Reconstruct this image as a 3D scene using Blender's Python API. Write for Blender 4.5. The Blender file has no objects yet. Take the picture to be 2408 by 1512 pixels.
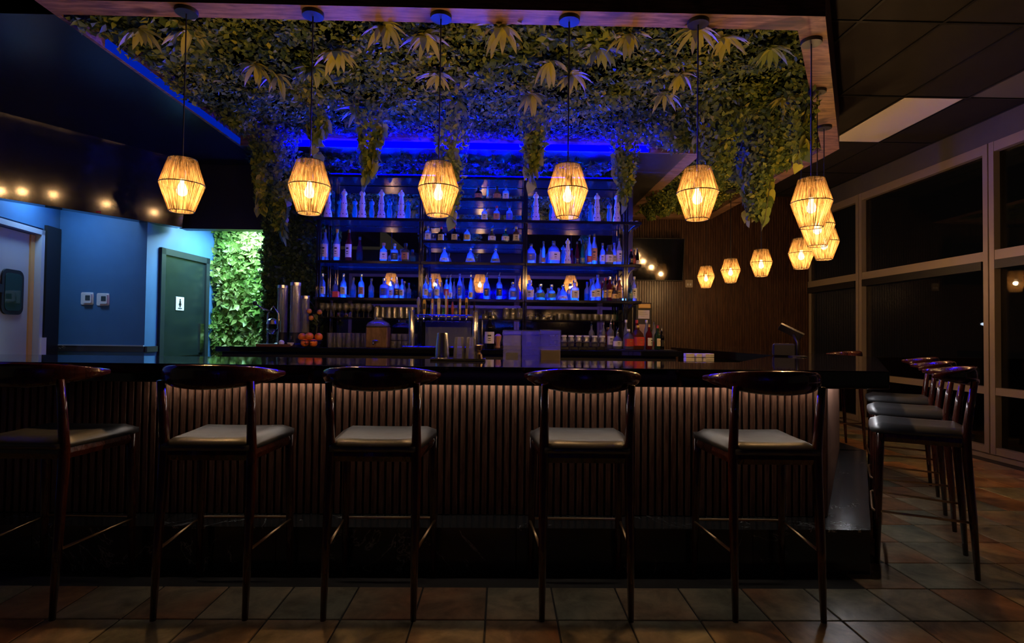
import bpy, math, random
import numpy as np
from mathutils import Vector, Matrix, Euler

random.seed(11)
rng = np.random.default_rng(11)
sc = bpy.context.scene
col = sc.collection
R = math.radians

# ------------------------------------------------------------------ camera
CAM_H, FPX = 1.22, 1307.0
YAW, PITCH, ROLL = R(1.0), R(1.29), 0.0118
CROT = Matrix.Rotation(-YAW, 3, 'Z') @ Matrix.Rotation(math.pi / 2 + PITCH, 3, 'X') @ Matrix.Rotation(ROLL, 3, 'Z')
cam_d = bpy.data.cameras.new('camera')
cam_d.sensor_width = 36.0
cam_d.lens = FPX / 2408 * 36.0
cam_d.clip_start = 0.05
cam = bpy.data.objects.new('camera', cam_d)
col.objects.link(cam)
cam.matrix_world = Matrix.Translation((0, 0, CAM_H)) @ CROT.to_4x4()
sc.camera = cam

# ------------------------------------------------------------------ world, exposure
w = bpy.data.worlds.new('night')
sc.world = w
w.use_nodes = True
w.node_tree.nodes['Background'].inputs[0].default_value = (0.9, 0.75, 0.62, 1)
w.node_tree.nodes['Background'].inputs[1].default_value = 0.020
vs = sc.view_settings
vs.view_transform = 'Standard'
vs.look = 'None'
vs.exposure = 0.0
vs.gamma = 1.0
vs.use_curve_mapping = False
cy = sc.cycles
cy.use_denoising = True
cy.use_adaptive_sampling = True
cy.adaptive_threshold = 0.2
cy.max_bounces = 6
cy.diffuse_bounces = 2
cy.glossy_bounces = 3
cy.transmission_bounces = 3
cy.transparent_max_bounces = 16
cy.caustics_reflective = False
cy.caustics_refractive = False
cy.sample_clamp_indirect = 4.0
cy.light_sampling_threshold = 0.04

# light strengths, all in one place
PENDANT_W = 24.0
LED_SHELF = 880.0
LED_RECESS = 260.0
LED_TOP = 1300.0
LED_COUNTER = 12.0
HALL_W = 85.0
PASS_W = 10.0


def lamp_area(name, loc, size, size_y, power, color, rot=(0, 0, 0), parent=None):
    d = bpy.data.lights.new(name, 'AREA')
    d.shape = 'RECTANGLE'
    d.size, d.size_y = size, size_y
    d.energy = power
    d.color = color
    o = bpy.data.objects.new(name, d)
    col.objects.link(o)
    o.location = loc
    o.rotation_euler = rot
    o.parent = parent
    return o


# the hallway's own ceiling light (cool cyan) and an unseen lamp added for the blue wall
lamp_area('hallway_light', (-3.05, 6.72, 2.52), 0.6, 0.45, HALL_W, (0.46, 0.80, 1.0))
lamp_area('added_passage_light', (-4.30, 5.35, 2.60), 0.25, 0.25, PASS_W, (0.30, 0.58, 1.0))


def hor_dir(px, py):
    return CROT @ Vector(((px - 1204) / FPX, -(py - 756) / FPX, -1.0))


def at_y(px, py, Y):
    d = hor_dir(px, py)
    t = Y / d.y
    return Vector((d.x * t, Y, CAM_H + d.z * t))


def at_z(px, py, Z):
    d = hor_dir(px, py)
    t = (Z - CAM_H) / d.z
    return Vector((d.x * t, d.y * t, Z))


def px_x(px, Y, py=700):
    return at_y(px, py, Y).x


# ------------------------------------------------------------------ mesh helper
class MB:
    def __init__(self):
        self.v, self.f = [], []

    def add(self, vs, fs):
        n = len(self.v)
        self.v += [tuple(p) for p in vs]
        self.f += [tuple(i + n for i in q) for q in fs]
        return self

    def box(self, x0, x1, y0, y1, z0, z1, m=None):
        p = [(x, y, z) for z in (z0, z1) for y in (y0, y1) for x in (x0, x1)]
        if m is not None:
            p = [m @ Vector(q) for q in p]
        return self.add(p, [(0, 2, 3, 1), (4, 5, 7, 6), (0, 1, 5, 4), (2, 6, 7, 3), (0, 4, 6, 2), (1, 3, 7, 5)])

    def bev(self, x0, x1, y0, y1, z0, z1, b, m=None):
        """box with chamfered edges (24 verts)"""
        vs = []
        idx = {}
        for sx in (0, 1):
            for sy in (0, 1):
                for sz in (0, 1):
                    X, Y, Z = (x0, x1)[sx], (y0, y1)[sy], (z0, z1)[sz]
                    dx, dy, dz = (b, -b)[sx], (b, -b)[sy], (b, -b)[sz]
                    for a in range(3):
                        q = [X, Y, Z]
                        for k, dd in enumerate((dx, dy, dz)):
                            if k != a:
                                q[k] += dd
                        idx[sx, sy, sz, a] = len(vs)
                        vs.append(q)
        fs = []
        for a in range(3):
            o1, o2 = [k for k in range(3) if k != a]
            for s in (0, 1):
                q = []
                for (i, j) in ((0, 0), (1, 0), (1, 1), (0, 1)):
                    c = [0, 0, 0]
                    c[a], c[o1], c[o2] = s, i, j
                    q.append(idx[c[0], c[1], c[2], a])
                fs.append(q)
            for i in (0, 1):
                for j in (0, 1):
                    c0 = [0, 0, 0]
                    c0[o1], c0[o2] = i, j
                    c1 = list(c0)
                    c1[a] = 1
                    fs.append([idx[(*c0, o1)], idx[(*c0, o2)], idx[(*c1, o2)], idx[(*c1, o1)]])
        for sx in (0, 1):
            for sy in (0, 1):
                for sz in (0, 1):
                    fs.append([idx[sx, sy, sz, 0], idx[sx, sy, sz, 1], idx[sx, sy, sz, 2]])
        if m is not None:
            vs = [m @ Vector(q) for q in vs]
        return self.add(vs, fs)

    def lathe(self, prof, seg=16, c=(0, 0, 0), m=None, squash=None, cap=True):
        vs, fs = [], []
        for (r, z) in prof:
            for k in range(seg):
                a = 2 * math.pi * (k + 0.5) / seg
                x, y = r * math.cos(a), r * math.sin(a)
                if squash:
                    e = squash
                    ca, sa = math.cos(a), math.sin(a)
                    g = (abs(ca) ** e + abs(sa) ** e) ** (-1 / e)
                    x, y = r * ca * g, r * sa * g
                vs.append(Vector((c[0] + x, c[1] + y, c[2] + z)))
        n = len(prof)
        for i in range(n - 1):
            for k in range(seg):
                k2 = (k + 1) % seg
                fs.append((i * seg + k, i * seg + k2, (i + 1) * seg + k2, (i + 1) * seg + k))
        if cap:
            if prof[0][0] > 1e-5:
                fs.append(tuple(range(seg))[::-1])
            if prof[-1][0] > 1e-5:
                fs.append(tuple((n - 1) * seg + k for k in range(seg)))
        if m is not None:
            vs = [m @ q for q in vs]
        return self.add(vs, fs)

    def tube(self, pts, rad, seg=8, flat=None):
        """tube along points; rad scalar or list; flat=(a,b) list multiplies the two section axes"""
        pts = [Vector(p) for p in pts]
        n = len(pts)
        if not isinstance(rad, (list, tuple)):
            rad = [rad] * n
        vs, fs = [], []
        up0 = None
        for i, p in enumerate(pts):
            t = (pts[min(i + 1, n - 1)] - pts[max(i - 1, 0)]).normalized()
            if up0 is None:
                up0 = Vector((0, 0, 1)) if abs(t.z) < 0.9 else Vector((0, 1, 0))
            s = t.cross(up0)
            if s.length < 1e-6:
                s = t.cross(Vector((1, 0, 0)))
            s.normalize()
            u = s.cross(t).normalized()
            up0 = u
            fa, fb = flat[i] if flat else (1, 1)
            for k in range(seg):
                a = 2 * math.pi * k / seg
                vs.append(p + s * (math.cos(a) * rad[i] * fa) + u * (math.sin(a) * rad[i] * fb))
        for i in range(n - 1):
            for k in range(seg):
                k2 = (k + 1) % seg
                fs.append((i * seg + k, i * seg + k2, (i + 1) * seg + k2, (i + 1) * seg + k))
        fs.append(tuple(range(seg))[::-1])
        fs.append(tuple((n - 1) * seg + k for k in range(seg)))
        return self.add(vs, fs)

    def prism(self, poly, z0, z1, m=None):
        n = len(poly)
        vs = [Vector((x, y, z0)) for x, y in poly] + [Vector((x, y, z1)) for x, y in poly]
        fs = [tuple(range(n))[::-1], tuple(range(n, 2 * n))]
        fs += [(i, (i + 1) % n, n + (i + 1) % n, n + i) for i in range(n)]
        if m is not None:
            vs = [m @ q for q in vs]
        return self.add(vs, fs)

    def ring(self, R0, r, z, seg=24, rs=6, c=(0, 0)):
        vs, fs = [], []
        for i in range(seg):
            a = 2 * math.pi * i / seg
            for k in range(rs):
                b = 2 * math.pi * k / rs
                q = R0 + r * math.cos(b)
                vs.append((c[0] + q * math.cos(a), c[1] + q * math.sin(a), z + r * math.sin(b)))
        for i in range(seg):
            for k in range(rs):
                i2, k2 = (i + 1) % seg, (k + 1) % rs
                fs.append((i * rs + k, i2 * rs + k, i2 * rs + k2, i * rs + k2))
        return self.add(vs, fs)

    def sphere(self, r, c=(0, 0, 0), seg=12, rings=8, sz=1.0):
        prof = []
        for i in range(rings + 1):
            a = -math.pi / 2 + math.pi * i / rings
            prof.append((max(r * math.cos(a), 1e-6), r * math.sin(a) * sz))
        return self.lathe(prof, seg, c, cap=False)

    def mesh(self, name, mat=None, smooth=False):
        me = bpy.data.meshes.new(name)
        me.from_pydata([tuple(p) for p in self.v], [], self.f)
        if mat is not None:
            me.materials.append(mat)
        if smooth:
            me.polygons.foreach_set('use_smooth', [True] * len(me.polygons))
            if smooth != 'all':
                try:
                    me.set_sharp_from_angle(angle=R(38))
                except Exception:
                    pass
        me.update()
        return me

    def build(self, name, mat=None, parent=None, smooth=False, loc=None, rot=None):
        return obj(name, self.mesh(name, mat, smooth), parent, loc, rot)


def obj(name, me, parent=None, loc=None, rot=None, label=None):
    o = bpy.data.objects.new(name, me)
    col.objects.link(o)
    if parent is not None:
        o.parent = parent
    if loc is not None:
        o.location = loc
    if rot is not None:
        o.rotation_euler = rot
    if label:
        o['label'] = label
    return o


def tag(o, label, cat=None, group=None, kind=None):
    o['label'] = label
    if cat:
        o['category'] = cat
    if group:
        o['group'] = group
    if kind:
        o['kind'] = kind
    return o


def struct(o, label=None):
    o['kind'] = 'structure'
    if label:
        o['label'] = label
    return o


def thing(name, label, cat, loc=(0, 0, 0), rz=0.0, group=None):
    o = bpy.data.objects.new(name, None)
    o.empty_display_size = 0.1
    col.objects.link(o)
    o.location = loc
    o.rotation_euler = (0, 0, rz)
    return tag(o, label, cat, group)


def copy_tree(o, parent=None):
    c = o.copy()
    col.objects.link(c)
    c.parent = parent
    for ch in list(o.children):
        copy_tree(ch, c)
    return c


# ------------------------------------------------------------------ materials
MATS = {}


def mat_new(name):
    m = bpy.data.materials.new(name)
    m.use_nodes = True
    nt = m.node_tree
    b = nt.nodes['Principled BSDF']
    MATS[name] = m
    return m, nt, b


def L(nt, a, b):
    nt.links.new(a, b)


def node(nt, t, **kw):
    n = nt.nodes.new(t)
    for k, v in kw.items():
        setattr(n, k, v)
    return n


def ramp(nt, fac, stops):
    r = node(nt, 'ShaderNodeValToRGB')
    el = r.color_ramp.elements
    while len(el) < len(stops):
        el.new(0.5)
    for e, (p, c) in zip(el, stops):
        e.position = p
        e.color = (c[0], c[1], c[2], 1)
    L(nt, fac, r.inputs[0])
    return r.outputs[0]


def coords(nt, scale=(1, 1, 1), kind='Object', offset_random=False):
    tc = node(nt, 'ShaderNodeTexCoord')
    mp = node(nt, 'ShaderNodeMapping')
    mp.inputs['Scale'].default_value = scale
    L(nt, tc.outputs[kind], mp.inputs[0])
    if offset_random:
        oi = node(nt, 'ShaderNodeObjectInfo')
        mu = node(nt, 'ShaderNodeMath', operation='MULTIPLY')
        mu.inputs[1].default_value = 37.0
        L(nt, oi.outputs['Random'], mu.inputs[0])
        cb = node(nt, 'ShaderNodeCombineXYZ')
        for i in range(3):
            L(nt, mu.outputs[0], cb.inputs[i])
        L(nt, cb.outputs[0], mp.inputs['Location'])
    return mp.outputs[0]


def noise(nt, vec, scale, detail=4, rough=0.55, dist=0.0):
    n = node(nt, 'ShaderNodeTexNoise')
    n.inputs['Scale'].default_value = scale
    n.inputs['Detail'].default_value = detail
    n.inputs['Roughness'].default_value = rough
    n.inputs['Distortion'].default_value = dist
    L(nt, vec, n.inputs['Vector'])
    return n.outputs[0]


def bump(nt, b, h, strength=0.2, dist=0.01):
    n = node(nt, 'ShaderNodeBump')
    n.inputs['Strength'].default_value = strength
    n.inputs['Distance'].default_value = dist
    L(nt, h, n.inputs['Height'])
    L(nt, n.outputs[0], b.inputs['Normal'])


def plain(name, c, rough=0.5, metal=0.0, spec=0.5, coat=0.0, var=0.0):
    if name in MATS:
        return MATS[name]
    m, nt, b = mat_new(name)
    b.inputs['Base Color'].default_value = (*c, 1)
    b.inputs['Roughness'].default_value = rough
    b.inputs['Metallic'].default_value = metal
    b.inputs['Specular IOR Level'].default_value = spec
    b.inputs['Coat Weight'].default_value = coat
    if var:
        v = noise(nt, coords(nt), 6, 3)
        lo = [x * (1 - var) for x in c]
        hi = [min(1, x * (1 + var)) for x in c]
        L(nt, ramp(nt, v, [(0.3, lo), (0.7, hi)]), b.inputs['Base Color'])
    return m


def wood(name, dark, light, scale=(1, 1, 1), rough=0.5, per_object=True, knots=False, coat=0.0, gs=9):
    m, nt, b = mat_new(name)
    vec = coords(nt, scale, offset_random=per_object)
    g = noise(nt, vec, gs, 6, 0.65, 0.6)
    c = ramp(nt, g, [(0.36, dark), (0.50, [(a + b_) / 2 for a, b_ in zip(dark, light)]), (0.64, light)])
    if knots:
        k = noise(nt, coords(nt, (1.6, 1.6, 1.6)), 2.2, 2, 0.5, 0.8)
        mx = node(nt, 'ShaderNodeMix', data_type='RGBA')
        mx.blend_type = 'MULTIPLY'
        L(nt, ramp(nt, k, [(0.60, (1, 1, 1)), (0.70, (0.25, 0.18, 0.14))]), mx.inputs[7])
        mx.inputs[0].default_value = 1.0
        L(nt, c, mx.inputs[6])
        c = mx.outputs[2]
    L(nt, c, b.inputs['Base Color'])
    b.inputs['Roughness'].default_value = rough
    b.inputs['Coat Weight'].default_value = coat
    bump(nt, b, g, 0.15, 0.004)
    return m


def emit(name, c, s, sampled=True):
    m = bpy.data.materials.new(name)
    m.use_nodes = True
    nt = m.node_tree
    nt.nodes.clear()
    e = node(nt, 'ShaderNodeEmission')
    e.inputs[0].default_value = (*c, 1)
    e.inputs[1].default_value = s
    o = node(nt, 'ShaderNodeOutputMaterial')
    L(nt, e.outputs[0], o.inputs[0])
    if not sampled:
        m.cycles.emission_sampling = 'NONE'
    MATS[name] = m
    return m


def glass(name, tint, scatter=0.25, body=None, gloss=1.0, rough=0.04, blend=0.35, dif=0.22):
    """thin glass: tinted see-through + milky scatter + fresnel gloss"""
    if name in MATS:
        return MATS[name]
    body = body or tint
    m = bpy.data.materials.new(name)
    m.use_nodes = True
    nt = m.node_tree
    nt.nodes.clear()
    tr = node(nt, 'ShaderNodeBsdfTransparent')
    tr.inputs[0].default_value = (*tint, 1)
    tl = node(nt, 'ShaderNodeBsdfTranslucent')
    tl.inputs[0].default_value = (*body, 1)
    df = node(nt, 'ShaderNodeBsdfDiffuse')
    df.inputs[0].default_value = (*body, 1)
    s0 = node(nt, 'ShaderNodeMixShader')
    s0.inputs[0].default_value = dif
    L(nt, tl.outputs[0], s0.inputs[1])
    L(nt, df.outputs[0], s0.inputs[2])
    s1 = node(nt, 'ShaderNodeMixShader')
    s1.inputs[0].default_value = scatter
    L(nt, tr.outputs[0], s1.inputs[1])
    L(nt, s0.outputs[0], s1.inputs[2])
    gl = node(nt, 'ShaderNodeBsdfGlossy')
    gl.inputs['Roughness'].default_value = rough
    lw = node(nt, 'ShaderNodeLayerWeight')
    lw.inputs[0].default_value = blend
    mu = node(nt, 'ShaderNodeMath', operation='MULTIPLY')
    mu.inputs[1].default_value = gloss
    L(nt, lw.outputs['Fresnel'], mu.inputs[0])
    s2 = node(nt, 'ShaderNodeMixShader')
    L(nt, mu.outputs[0], s2.inputs[0])
    L(nt, s1.outputs[0], s2.inputs[1])
    L(nt, gl.outputs[0], s2.inputs[2])
    o = node(nt, 'ShaderNodeOutputMaterial')
    L(nt, s2.outputs[0], o.inputs[0])
    MATS[name] = m
    return m


def leaf_mat(name, stops, rough=0.55, transl=0.25):
    m = bpy.data.materials.new(name)
    m.use_nodes = True
    nt = m.node_tree
    b = nt.nodes['Principled BSDF']
    at = node(nt, 'ShaderNodeAttribute', attribute_name='tint')
    oi = node(nt, 'ShaderNodeObjectInfo')
    ad = node(nt, 'ShaderNodeMath', operation='ADD')
    mu = node(nt, 'ShaderNodeMath', operation='MULTIPLY')
    mu.inputs[1].default_value = 0.35
    L(nt, oi.outputs['Random'], mu.inputs[0])
    L(nt, at.outputs['Fac'], ad.inputs[0])
    L(nt, mu.outputs[0], ad.inputs[1])
    c = ramp(nt, ad.outputs[0], stops)
    L(nt, c, b.inputs['Base Color'])
    b.inputs['Roughness'].default_value = rough
    b.inputs['Specular IOR Level'].default_value = 0.18
    tl = node(nt, 'ShaderNodeBsdfTranslucent')
    L(nt, c, tl.inputs[0])
    mx = node(nt, 'ShaderNodeMixShader')
    mx.inputs[0].default_value = transl
    L(nt, b.outputs[0], mx.inputs[1])
    L(nt, tl.outputs[0], mx.inputs[2])
    L(nt, mx.outputs[0], nt.nodes['Material Output'].inputs[0])
    MATS[name] = m
    return m


def marble(name):
    m, nt, b = mat_new(name)
    vec = coords(nt, (1, 1, 1), 'Object', offset_random=True)
    wv = noise(nt, vec, 1.6, 5, 0.6, 2.2)
    ma = node(nt, 'ShaderNodeMath', operation='SUBTRACT')
    ma.inputs[1].default_value = 0.5
    L(nt, wv, ma.inputs[0])
    ab = node(nt, 'ShaderNodeMath', operation='ABSOLUTE')
    L(nt, ma.outputs[0], ab.inputs[0])
    br = noise(nt, vec, 2.3, 2)
    c1 = ramp(nt, ab.outputs[0], [(0.0, (0.45, 0.42, 0.38)), (0.006, (0.10, 0.095, 0.09)), (0.014, (0.032, 0.032, 0.032))])
    mx = node(nt, 'ShaderNodeMix', data_type='RGBA')
    L(nt, ramp(nt, br, [(0.50, (0, 0, 0)), (0.58, (1, 1, 1))]), mx.inputs[0])
    mx.inputs[6].default_value = (0.034, 0.034, 0.035, 1)
    L(nt, c1, mx.inputs[7])
    L(nt, mx.outputs[2], b.inputs['Base Color'])
    b.inputs['Roughness'].default_value = 0.18
    return m


def floor_tile_mat():
    m, nt, b = mat_new('slate_tile')
    vec = coords(nt, (1, 1, 1), 'Object', offset_random=True)
    oi = node(nt, 'ShaderNodeObjectInfo')
    n1 = noise(nt, vec, 5.0, 6, 0.65, 0.4)
    n2 = noise(nt, vec, 1.6, 3, 0.5, 0.3)
    ad = node(nt, 'ShaderNodeMath', operation='ADD')
    mu = node(nt, 'ShaderNodeMath', operation='MULTIPLY')
    mu.inputs[1].default_value = 0.45
    L(nt, oi.outputs['Random'], mu.inputs[0])
    L(nt, n2, ad.inputs[0])
    L(nt, mu.outputs[0], ad.inputs[1])
    base = ramp(nt, ad.outputs[0], [(0.36, (0.20, 0.23, 0.18)), (0.56, (0.40, 0.36, 0.24)), (0.74, (0.50, 0.37, 0.22)), (0.92, (0.46, 0.22, 0.11))])
    mx = node(nt, 'ShaderNodeMix', data_type='RGBA')
    mx.blend_type = 'MULTIPLY'
    mx.inputs[0].default_value = 1.0
    L(nt, base, mx.inputs[6])
    L(nt, ramp(nt, n1, [(0.32, (0.35, 0.35, 0.35)), (0.68, (1.30, 1.27, 1.22))]), mx.inputs[7])
    L(nt, mx.outputs[2], b.inputs['Base Color'])
    b.inputs['Roughness'].default_value = 0.33
    bump(nt, b, n1, 0.12, 0.01)
    return m


def leather():
    m, nt, b = mat_new('black_leather')
    v = node(nt, 'ShaderNodeTexVoronoi')
    v.inputs['Scale'].default_value = 90
    L(nt, coords(nt), v.inputs['Vector'])
    n = noise(nt, coords(nt), 14, 4)
    b.inputs['Base Color'].default_value = (0.050, 0.052, 0.056, 1)
    b.inputs['Specular IOR Level'].default_value = 1.0
    b.inputs['Roughness'].default_value = 0.42
    L(nt, ramp(nt, n, [(0.3, (0.33, 0.33, 0.33)), (0.7, (0.40, 0.40, 0.40))]), b.inputs['Roughness'])
    bump(nt, b, n, 0.03, 0.004)
    return m


M_BEAM = wood('beam_wood', (0.085, 0.040, 0.020), (0.28, 0.155, 0.082), (0.6, 5, 5), 0.6, True, True)
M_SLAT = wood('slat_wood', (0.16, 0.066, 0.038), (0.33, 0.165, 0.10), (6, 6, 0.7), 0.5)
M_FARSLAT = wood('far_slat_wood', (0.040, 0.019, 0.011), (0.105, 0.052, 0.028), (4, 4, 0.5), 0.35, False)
M_STOOL = wood('stool_wood', (0.035, 0.008, 0.005), (0.075, 0.018, 0.010), (4, 4, 1), 0.20, True, False, 0.5)
M_GRANITE = plain('black_granite', (0.006, 0.006, 0.007), 0.05, spec=0.65)
M_MARBLE = marble('black_marble')
M_TILE = floor_tile_mat()
M_GROUT = plain('grout', (0.035, 0.03, 0.025), 0.8)
M_LEATHER = leather()
M_BRASS = plain('brass_rod', (0.62, 0.40, 0.20), 0.28, 1.0)
M_STEEL = plain('steel', (0.62, 0.61, 0.60), 0.2, 1.0)
M_DSTEEL = plain('dark_steel', (0.12, 0.12, 0.13), 0.3, 1.0)
M_BLACK = plain('matte_black', (0.012, 0.012, 0.012), 0.45)
M_SHELF = plain('shelf_black', (0.008, 0.008, 0.011), 0.13, spec=0.7)
M_CEIL = plain('ceiling_black', (0.020, 0.016, 0.014), 0.6, var=0.2)
M_DARKWALL = plain('dark_paint', (0.018, 0.016, 0.015), 0.45, var=0.12)
M_GLOSSWALL = plain('gloss_dark_paint', (0.012, 0.011, 0.011), 0.078, spec=0.6)
M_BLUEWALL = plain('blue_grey_paint', (0.055, 0.165, 0.34), 0.55, var=0.05)
M_GREYWALL = plain('grey_paint', (0.095, 0.088, 0.085), 0.6, var=0.06)
M_FRAME = plain('window_frame', (0.36, 0.29, 0.21), 0.45, 0.25)
M_WHITE = plain('white_plastic', (0.75, 0.75, 0.76), 0.4)
M_WHITEPANEL = plain('white_panel', (0.80, 0.74, 0.74), 0.6)
M_PAPER = plain('paper', (0.68, 0.66, 0.60), 0.7)
M_DOORDARK = plain('door_dark', (0.012, 0.022, 0.021), 0.25, var=0.15)
M_DOORLIGHT = plain('door_light', (0.36, 0.37, 0.40), 0.4)
M_TAN = plain('tan_wood', (0.55, 0.28, 0.09), 0.5)
M_MIRROR = plain('mirror', (0.80, 0.80, 0.82), 0.015, 1.0)
M_RUBBER = plain('rubber', (0.010, 0.010, 0.010), 0.55)
M_LED = emit('blue_led', (0.0, 0.045, 1.0), LED_SHELF)
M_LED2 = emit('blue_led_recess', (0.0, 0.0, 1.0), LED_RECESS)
M_LED4 = emit('blue_led_top', (0.0, 0.0, 1.0), LED_TOP)
M_BOARDGLOW = emit('blue_board_glow', (0.0, 0.035, 1.0), 0.32, False)  # glow standing in for blue light on the left recess board
M_LEDC = emit('corner_led', (0.95, 0.95, 1.0), LED_COUNTER * 2.6)
M_LEDW = emit('white_led', (1.0, 0.88, 0.76), LED_COUNTER)
M_PANE = glass('window_pane', (0.45, 0.45, 0.47), 0.0, gloss=0.8, rough=0.015)
M_CLEAR = glass('clear_glass', (0.90, 0.92, 0.93), 0.20, (0.95, 0.93, 0.9), 1.0, 0.16, 0.55, 0.7)

# ================================================================== STRUCTURE
PHI = R(33)
U = Vector((math.sin(PHI), math.cos(PHI)))          # along the chamfered corner
NO = Vector((math.cos(PHI), -math.sin(PHI)))        # outward from it
P1 = Vector((1.96, 2.78))
XW, YEND = 3.30, 8.2                                # outer edge of the side wing, its far end


def outline(o, yfront=2.78, xw=XW, p1=P1):
    """front corner, wing corner of the bar outline moved inwards by o"""
    q = p1 - NO * o
    t1 = (yfront + o - q.y) / U.y
    t2 = (xw - o - q.x) / U.x
    return q + U * t1, q + U * t2


TS, TX0, TY0 = 0.3075, -0.057, 2.40
floor = struct(MB().box(-6, 5.2, -3.6, 9.1, -0.06, -0.004).build('floor', M_GROUT), 'slate look tile floor')
g = 0.004
tile_me = MB().bev(g, TS - g, g, TS - g, -0.012, 0.0, 0.0025).mesh('tile', M_TILE)
cells = []
for i in range(-12, 17):
    for j in range(-3, 22):
        x, y = TX0 + i * TS, TY0 + j * TS
        if y > 2.9 and x < 1.7:
            continue
        if x + TS > 5.0 or y + TS > 8.97:
            continue
        cx, cyy = x + TS / 2, y + TS / 2
        if cyy < 0.4:
            px, area = -999, 0
        else:
            q = CROT.transposed() @ Vector((cx, cyy, -CAM_H))
            px, py = 1204 + FPX * q.x / -q.z, 756 - FPX * q.y / -q.z
            area = TS * TS * CAM_H / cyy ** 3 if (-60 < px < 2470 and py < 1600) else 0
        inside = False
        c1, c2 = outline(0.06)
        if cyy > c1.y and (Vector((cx, cyy)) - P1).dot(NO) < -0.2 and cx < XW - 0.15:
            inside = True
        if not inside:
            cells.append((area, x, y))
cells.sort(reverse=True)
nshow = [c for c in cells if c[0] > 0][:300]
rest = MB()
for a, x, y in nshow:
    obj('tile', tile_me, floor, (x, y, 0))
for a, x, y in cells:
    if (a, x, y) not in nshow:
        rest.box(x + g, x + TS - g, y + g, y + TS - g, -0.012, 0.0)
tf = rest.build('tile_field', M_TILE, floor)
tf['kind'] = 'stuff'

# ---- ceilings
ceil = struct(MB().box(-2.7, 5.2, -3.6, 9.1, 3.52, 3.6).build('ceiling', M_CEIL), 'dark ceiling of square panels')
M_PANEL = plain('ceiling_tile', (0.011, 0.008, 0.006), 0.8, var=0.25)
pan_me = MB().bev(0.012, 0.598, 0.012, 1.208, 0, 0.016, 0.004).mesh('ceiling_panel', M_PANEL)
wp_me = MB().bev(0.030, 0.580, 0.012, 1.208, -0.004, 0.016, 0.004).mesh('ceiling_panel', M_WHITEPANEL)
gp_me = MB().bev(0.012, 0.598, 0.012, 1.208, 0, 0.016, 0.004).mesh('ceiling_panel', plain('grey_panel', (0.16, 0.15, 0.15), 0.7))
for i in range(-3, 3):
    for j in range(-2, 5):
        x, y = 3.76 + (i - 1) * 0.61 + 0.0, 5.12 + (j - 2) * 1.22
        if i == 1 and j == 2:
            o = obj('ceiling_panel', wp_me, ceil, (x, y, 3.50), label='pale lavender white ceiling panel near the windows')
        elif i == 2 and j == 1:
            o = obj('ceiling_panel', gp_me, ceil, (x, y, 3.50), label='grey ceiling panel')
        else:
            o = obj('ceiling_panel', pan_me, ceil, (x, y, 3.50))
for i in range(-3, 4):
    x = 3.76 + (i - 1) * 0.61
    if x < 5:
        MB().box(x - 0.011, x + 0.011, 2.68 - 2.44, 9.0, 3.493, 3.502).build('grid_rail', M_BLACK, ceil)
for j in range(-2, 6):
    y = 5.12 + (j - 2) * 1.22
    MB().box(3.76 - 4 * 0.61, 4.99, y - 0.011, y + 0.011, 3.492, 3.501).build('grid_rail', M_BLACK, ceil)

XL, YB, YF, ZF = -2.66, 5.56, 3.13, 3.07     # recess: left, back, front of frame, underside height
struct(MB().box(-6.0, XL, 0.4, 6.22, ZF, 3.5).build('ceiling_left', plain('satin_dark_paint', (0.012, 0.011, 0.012), 0.26)), 'dark lowered ceiling beside the greenery')
struct(MB().box(XL, 1.86, YB + 0.02, 9.0, ZF, 3.5).build('ceiling_back', M_DARKWALL), 'dark lowered ceiling over the bottle shelves')

# ---- wooden frame round the greenery
c_out1, c_out2 = outline(0.0, YF, 3.28, Vector((1.84, YF)))
c_in1, c_in2 = outline(0.15, YF, 3.28, Vector((1.84, YF)))
struct(MB().prism([(XL - 0.4, YF), (c_out1.x, YF), (c_in1.x, YF + 0.15), (XL - 0.4, YF + 0.15)], ZF, 3.47).build('trim_1', M_BEAM), 'long rustic wood beam over the bar front')
struct(MB().prism([tuple(c_out1), tuple(c_out2), tuple(c_in2), tuple(c_in1)], ZF, 3.47).build('trim_2', M_BEAM), 'rustic wood beam over the angled bar corner')
struct(MB().prism([tuple(c_out2), (3.28, 8.7), (3.13, 8.7), tuple(c_in2)], ZF, 3.47).build('trim_3', M_BEAM), 'rustic wood beam over the side wing')
struct(MB().box(1.86, 2.0, YB, 8.7, ZF, 3.47).build('trim_4', M_BEAM), 'rustic wood beam on the inner side of the wing')
struct(MB().box(XL, XL + 0.025, YF + 0.15, YB, ZF, 3.4).build('trim_5', M_BEAM), 'wood board on the left side of the greenery recess')
struct(MB().box(XL, 1.86, YB - 0.005, YB + 0.02, ZF, 3.4).build('trim_6', M_BEAM), 'wood board on the back of the greenery recess')
struct(MB().box(2.0, 3.13, 8.6, 8.75, ZF, 3.47).build('trim_7', M_BEAM), 'wood beam closing the wing of the recess')

# blue LED strip at the recess back; the left band only imitates a lit board
led = thing('recess_led_strip', 'blue LED strip at the back of the greenery recess, imitated glow at left', 'light strip', (0, YB, ZF))
MB().box(XL + 0.45, 1.45, -0.022, -0.010, 0.003, 0.060).build('glow_band', M_LED2, led)  # made tall so its glow also stands for the blue-lit back board
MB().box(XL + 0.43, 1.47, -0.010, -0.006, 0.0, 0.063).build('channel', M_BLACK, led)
MB().box(XL + 0.026, XL + 0.040, -1.9, -0.04, 0.003, 0.060).build('glow_band', M_BOARDGLOW, led)  # no lamp: glowing strip in place of blue light on the board

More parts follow.
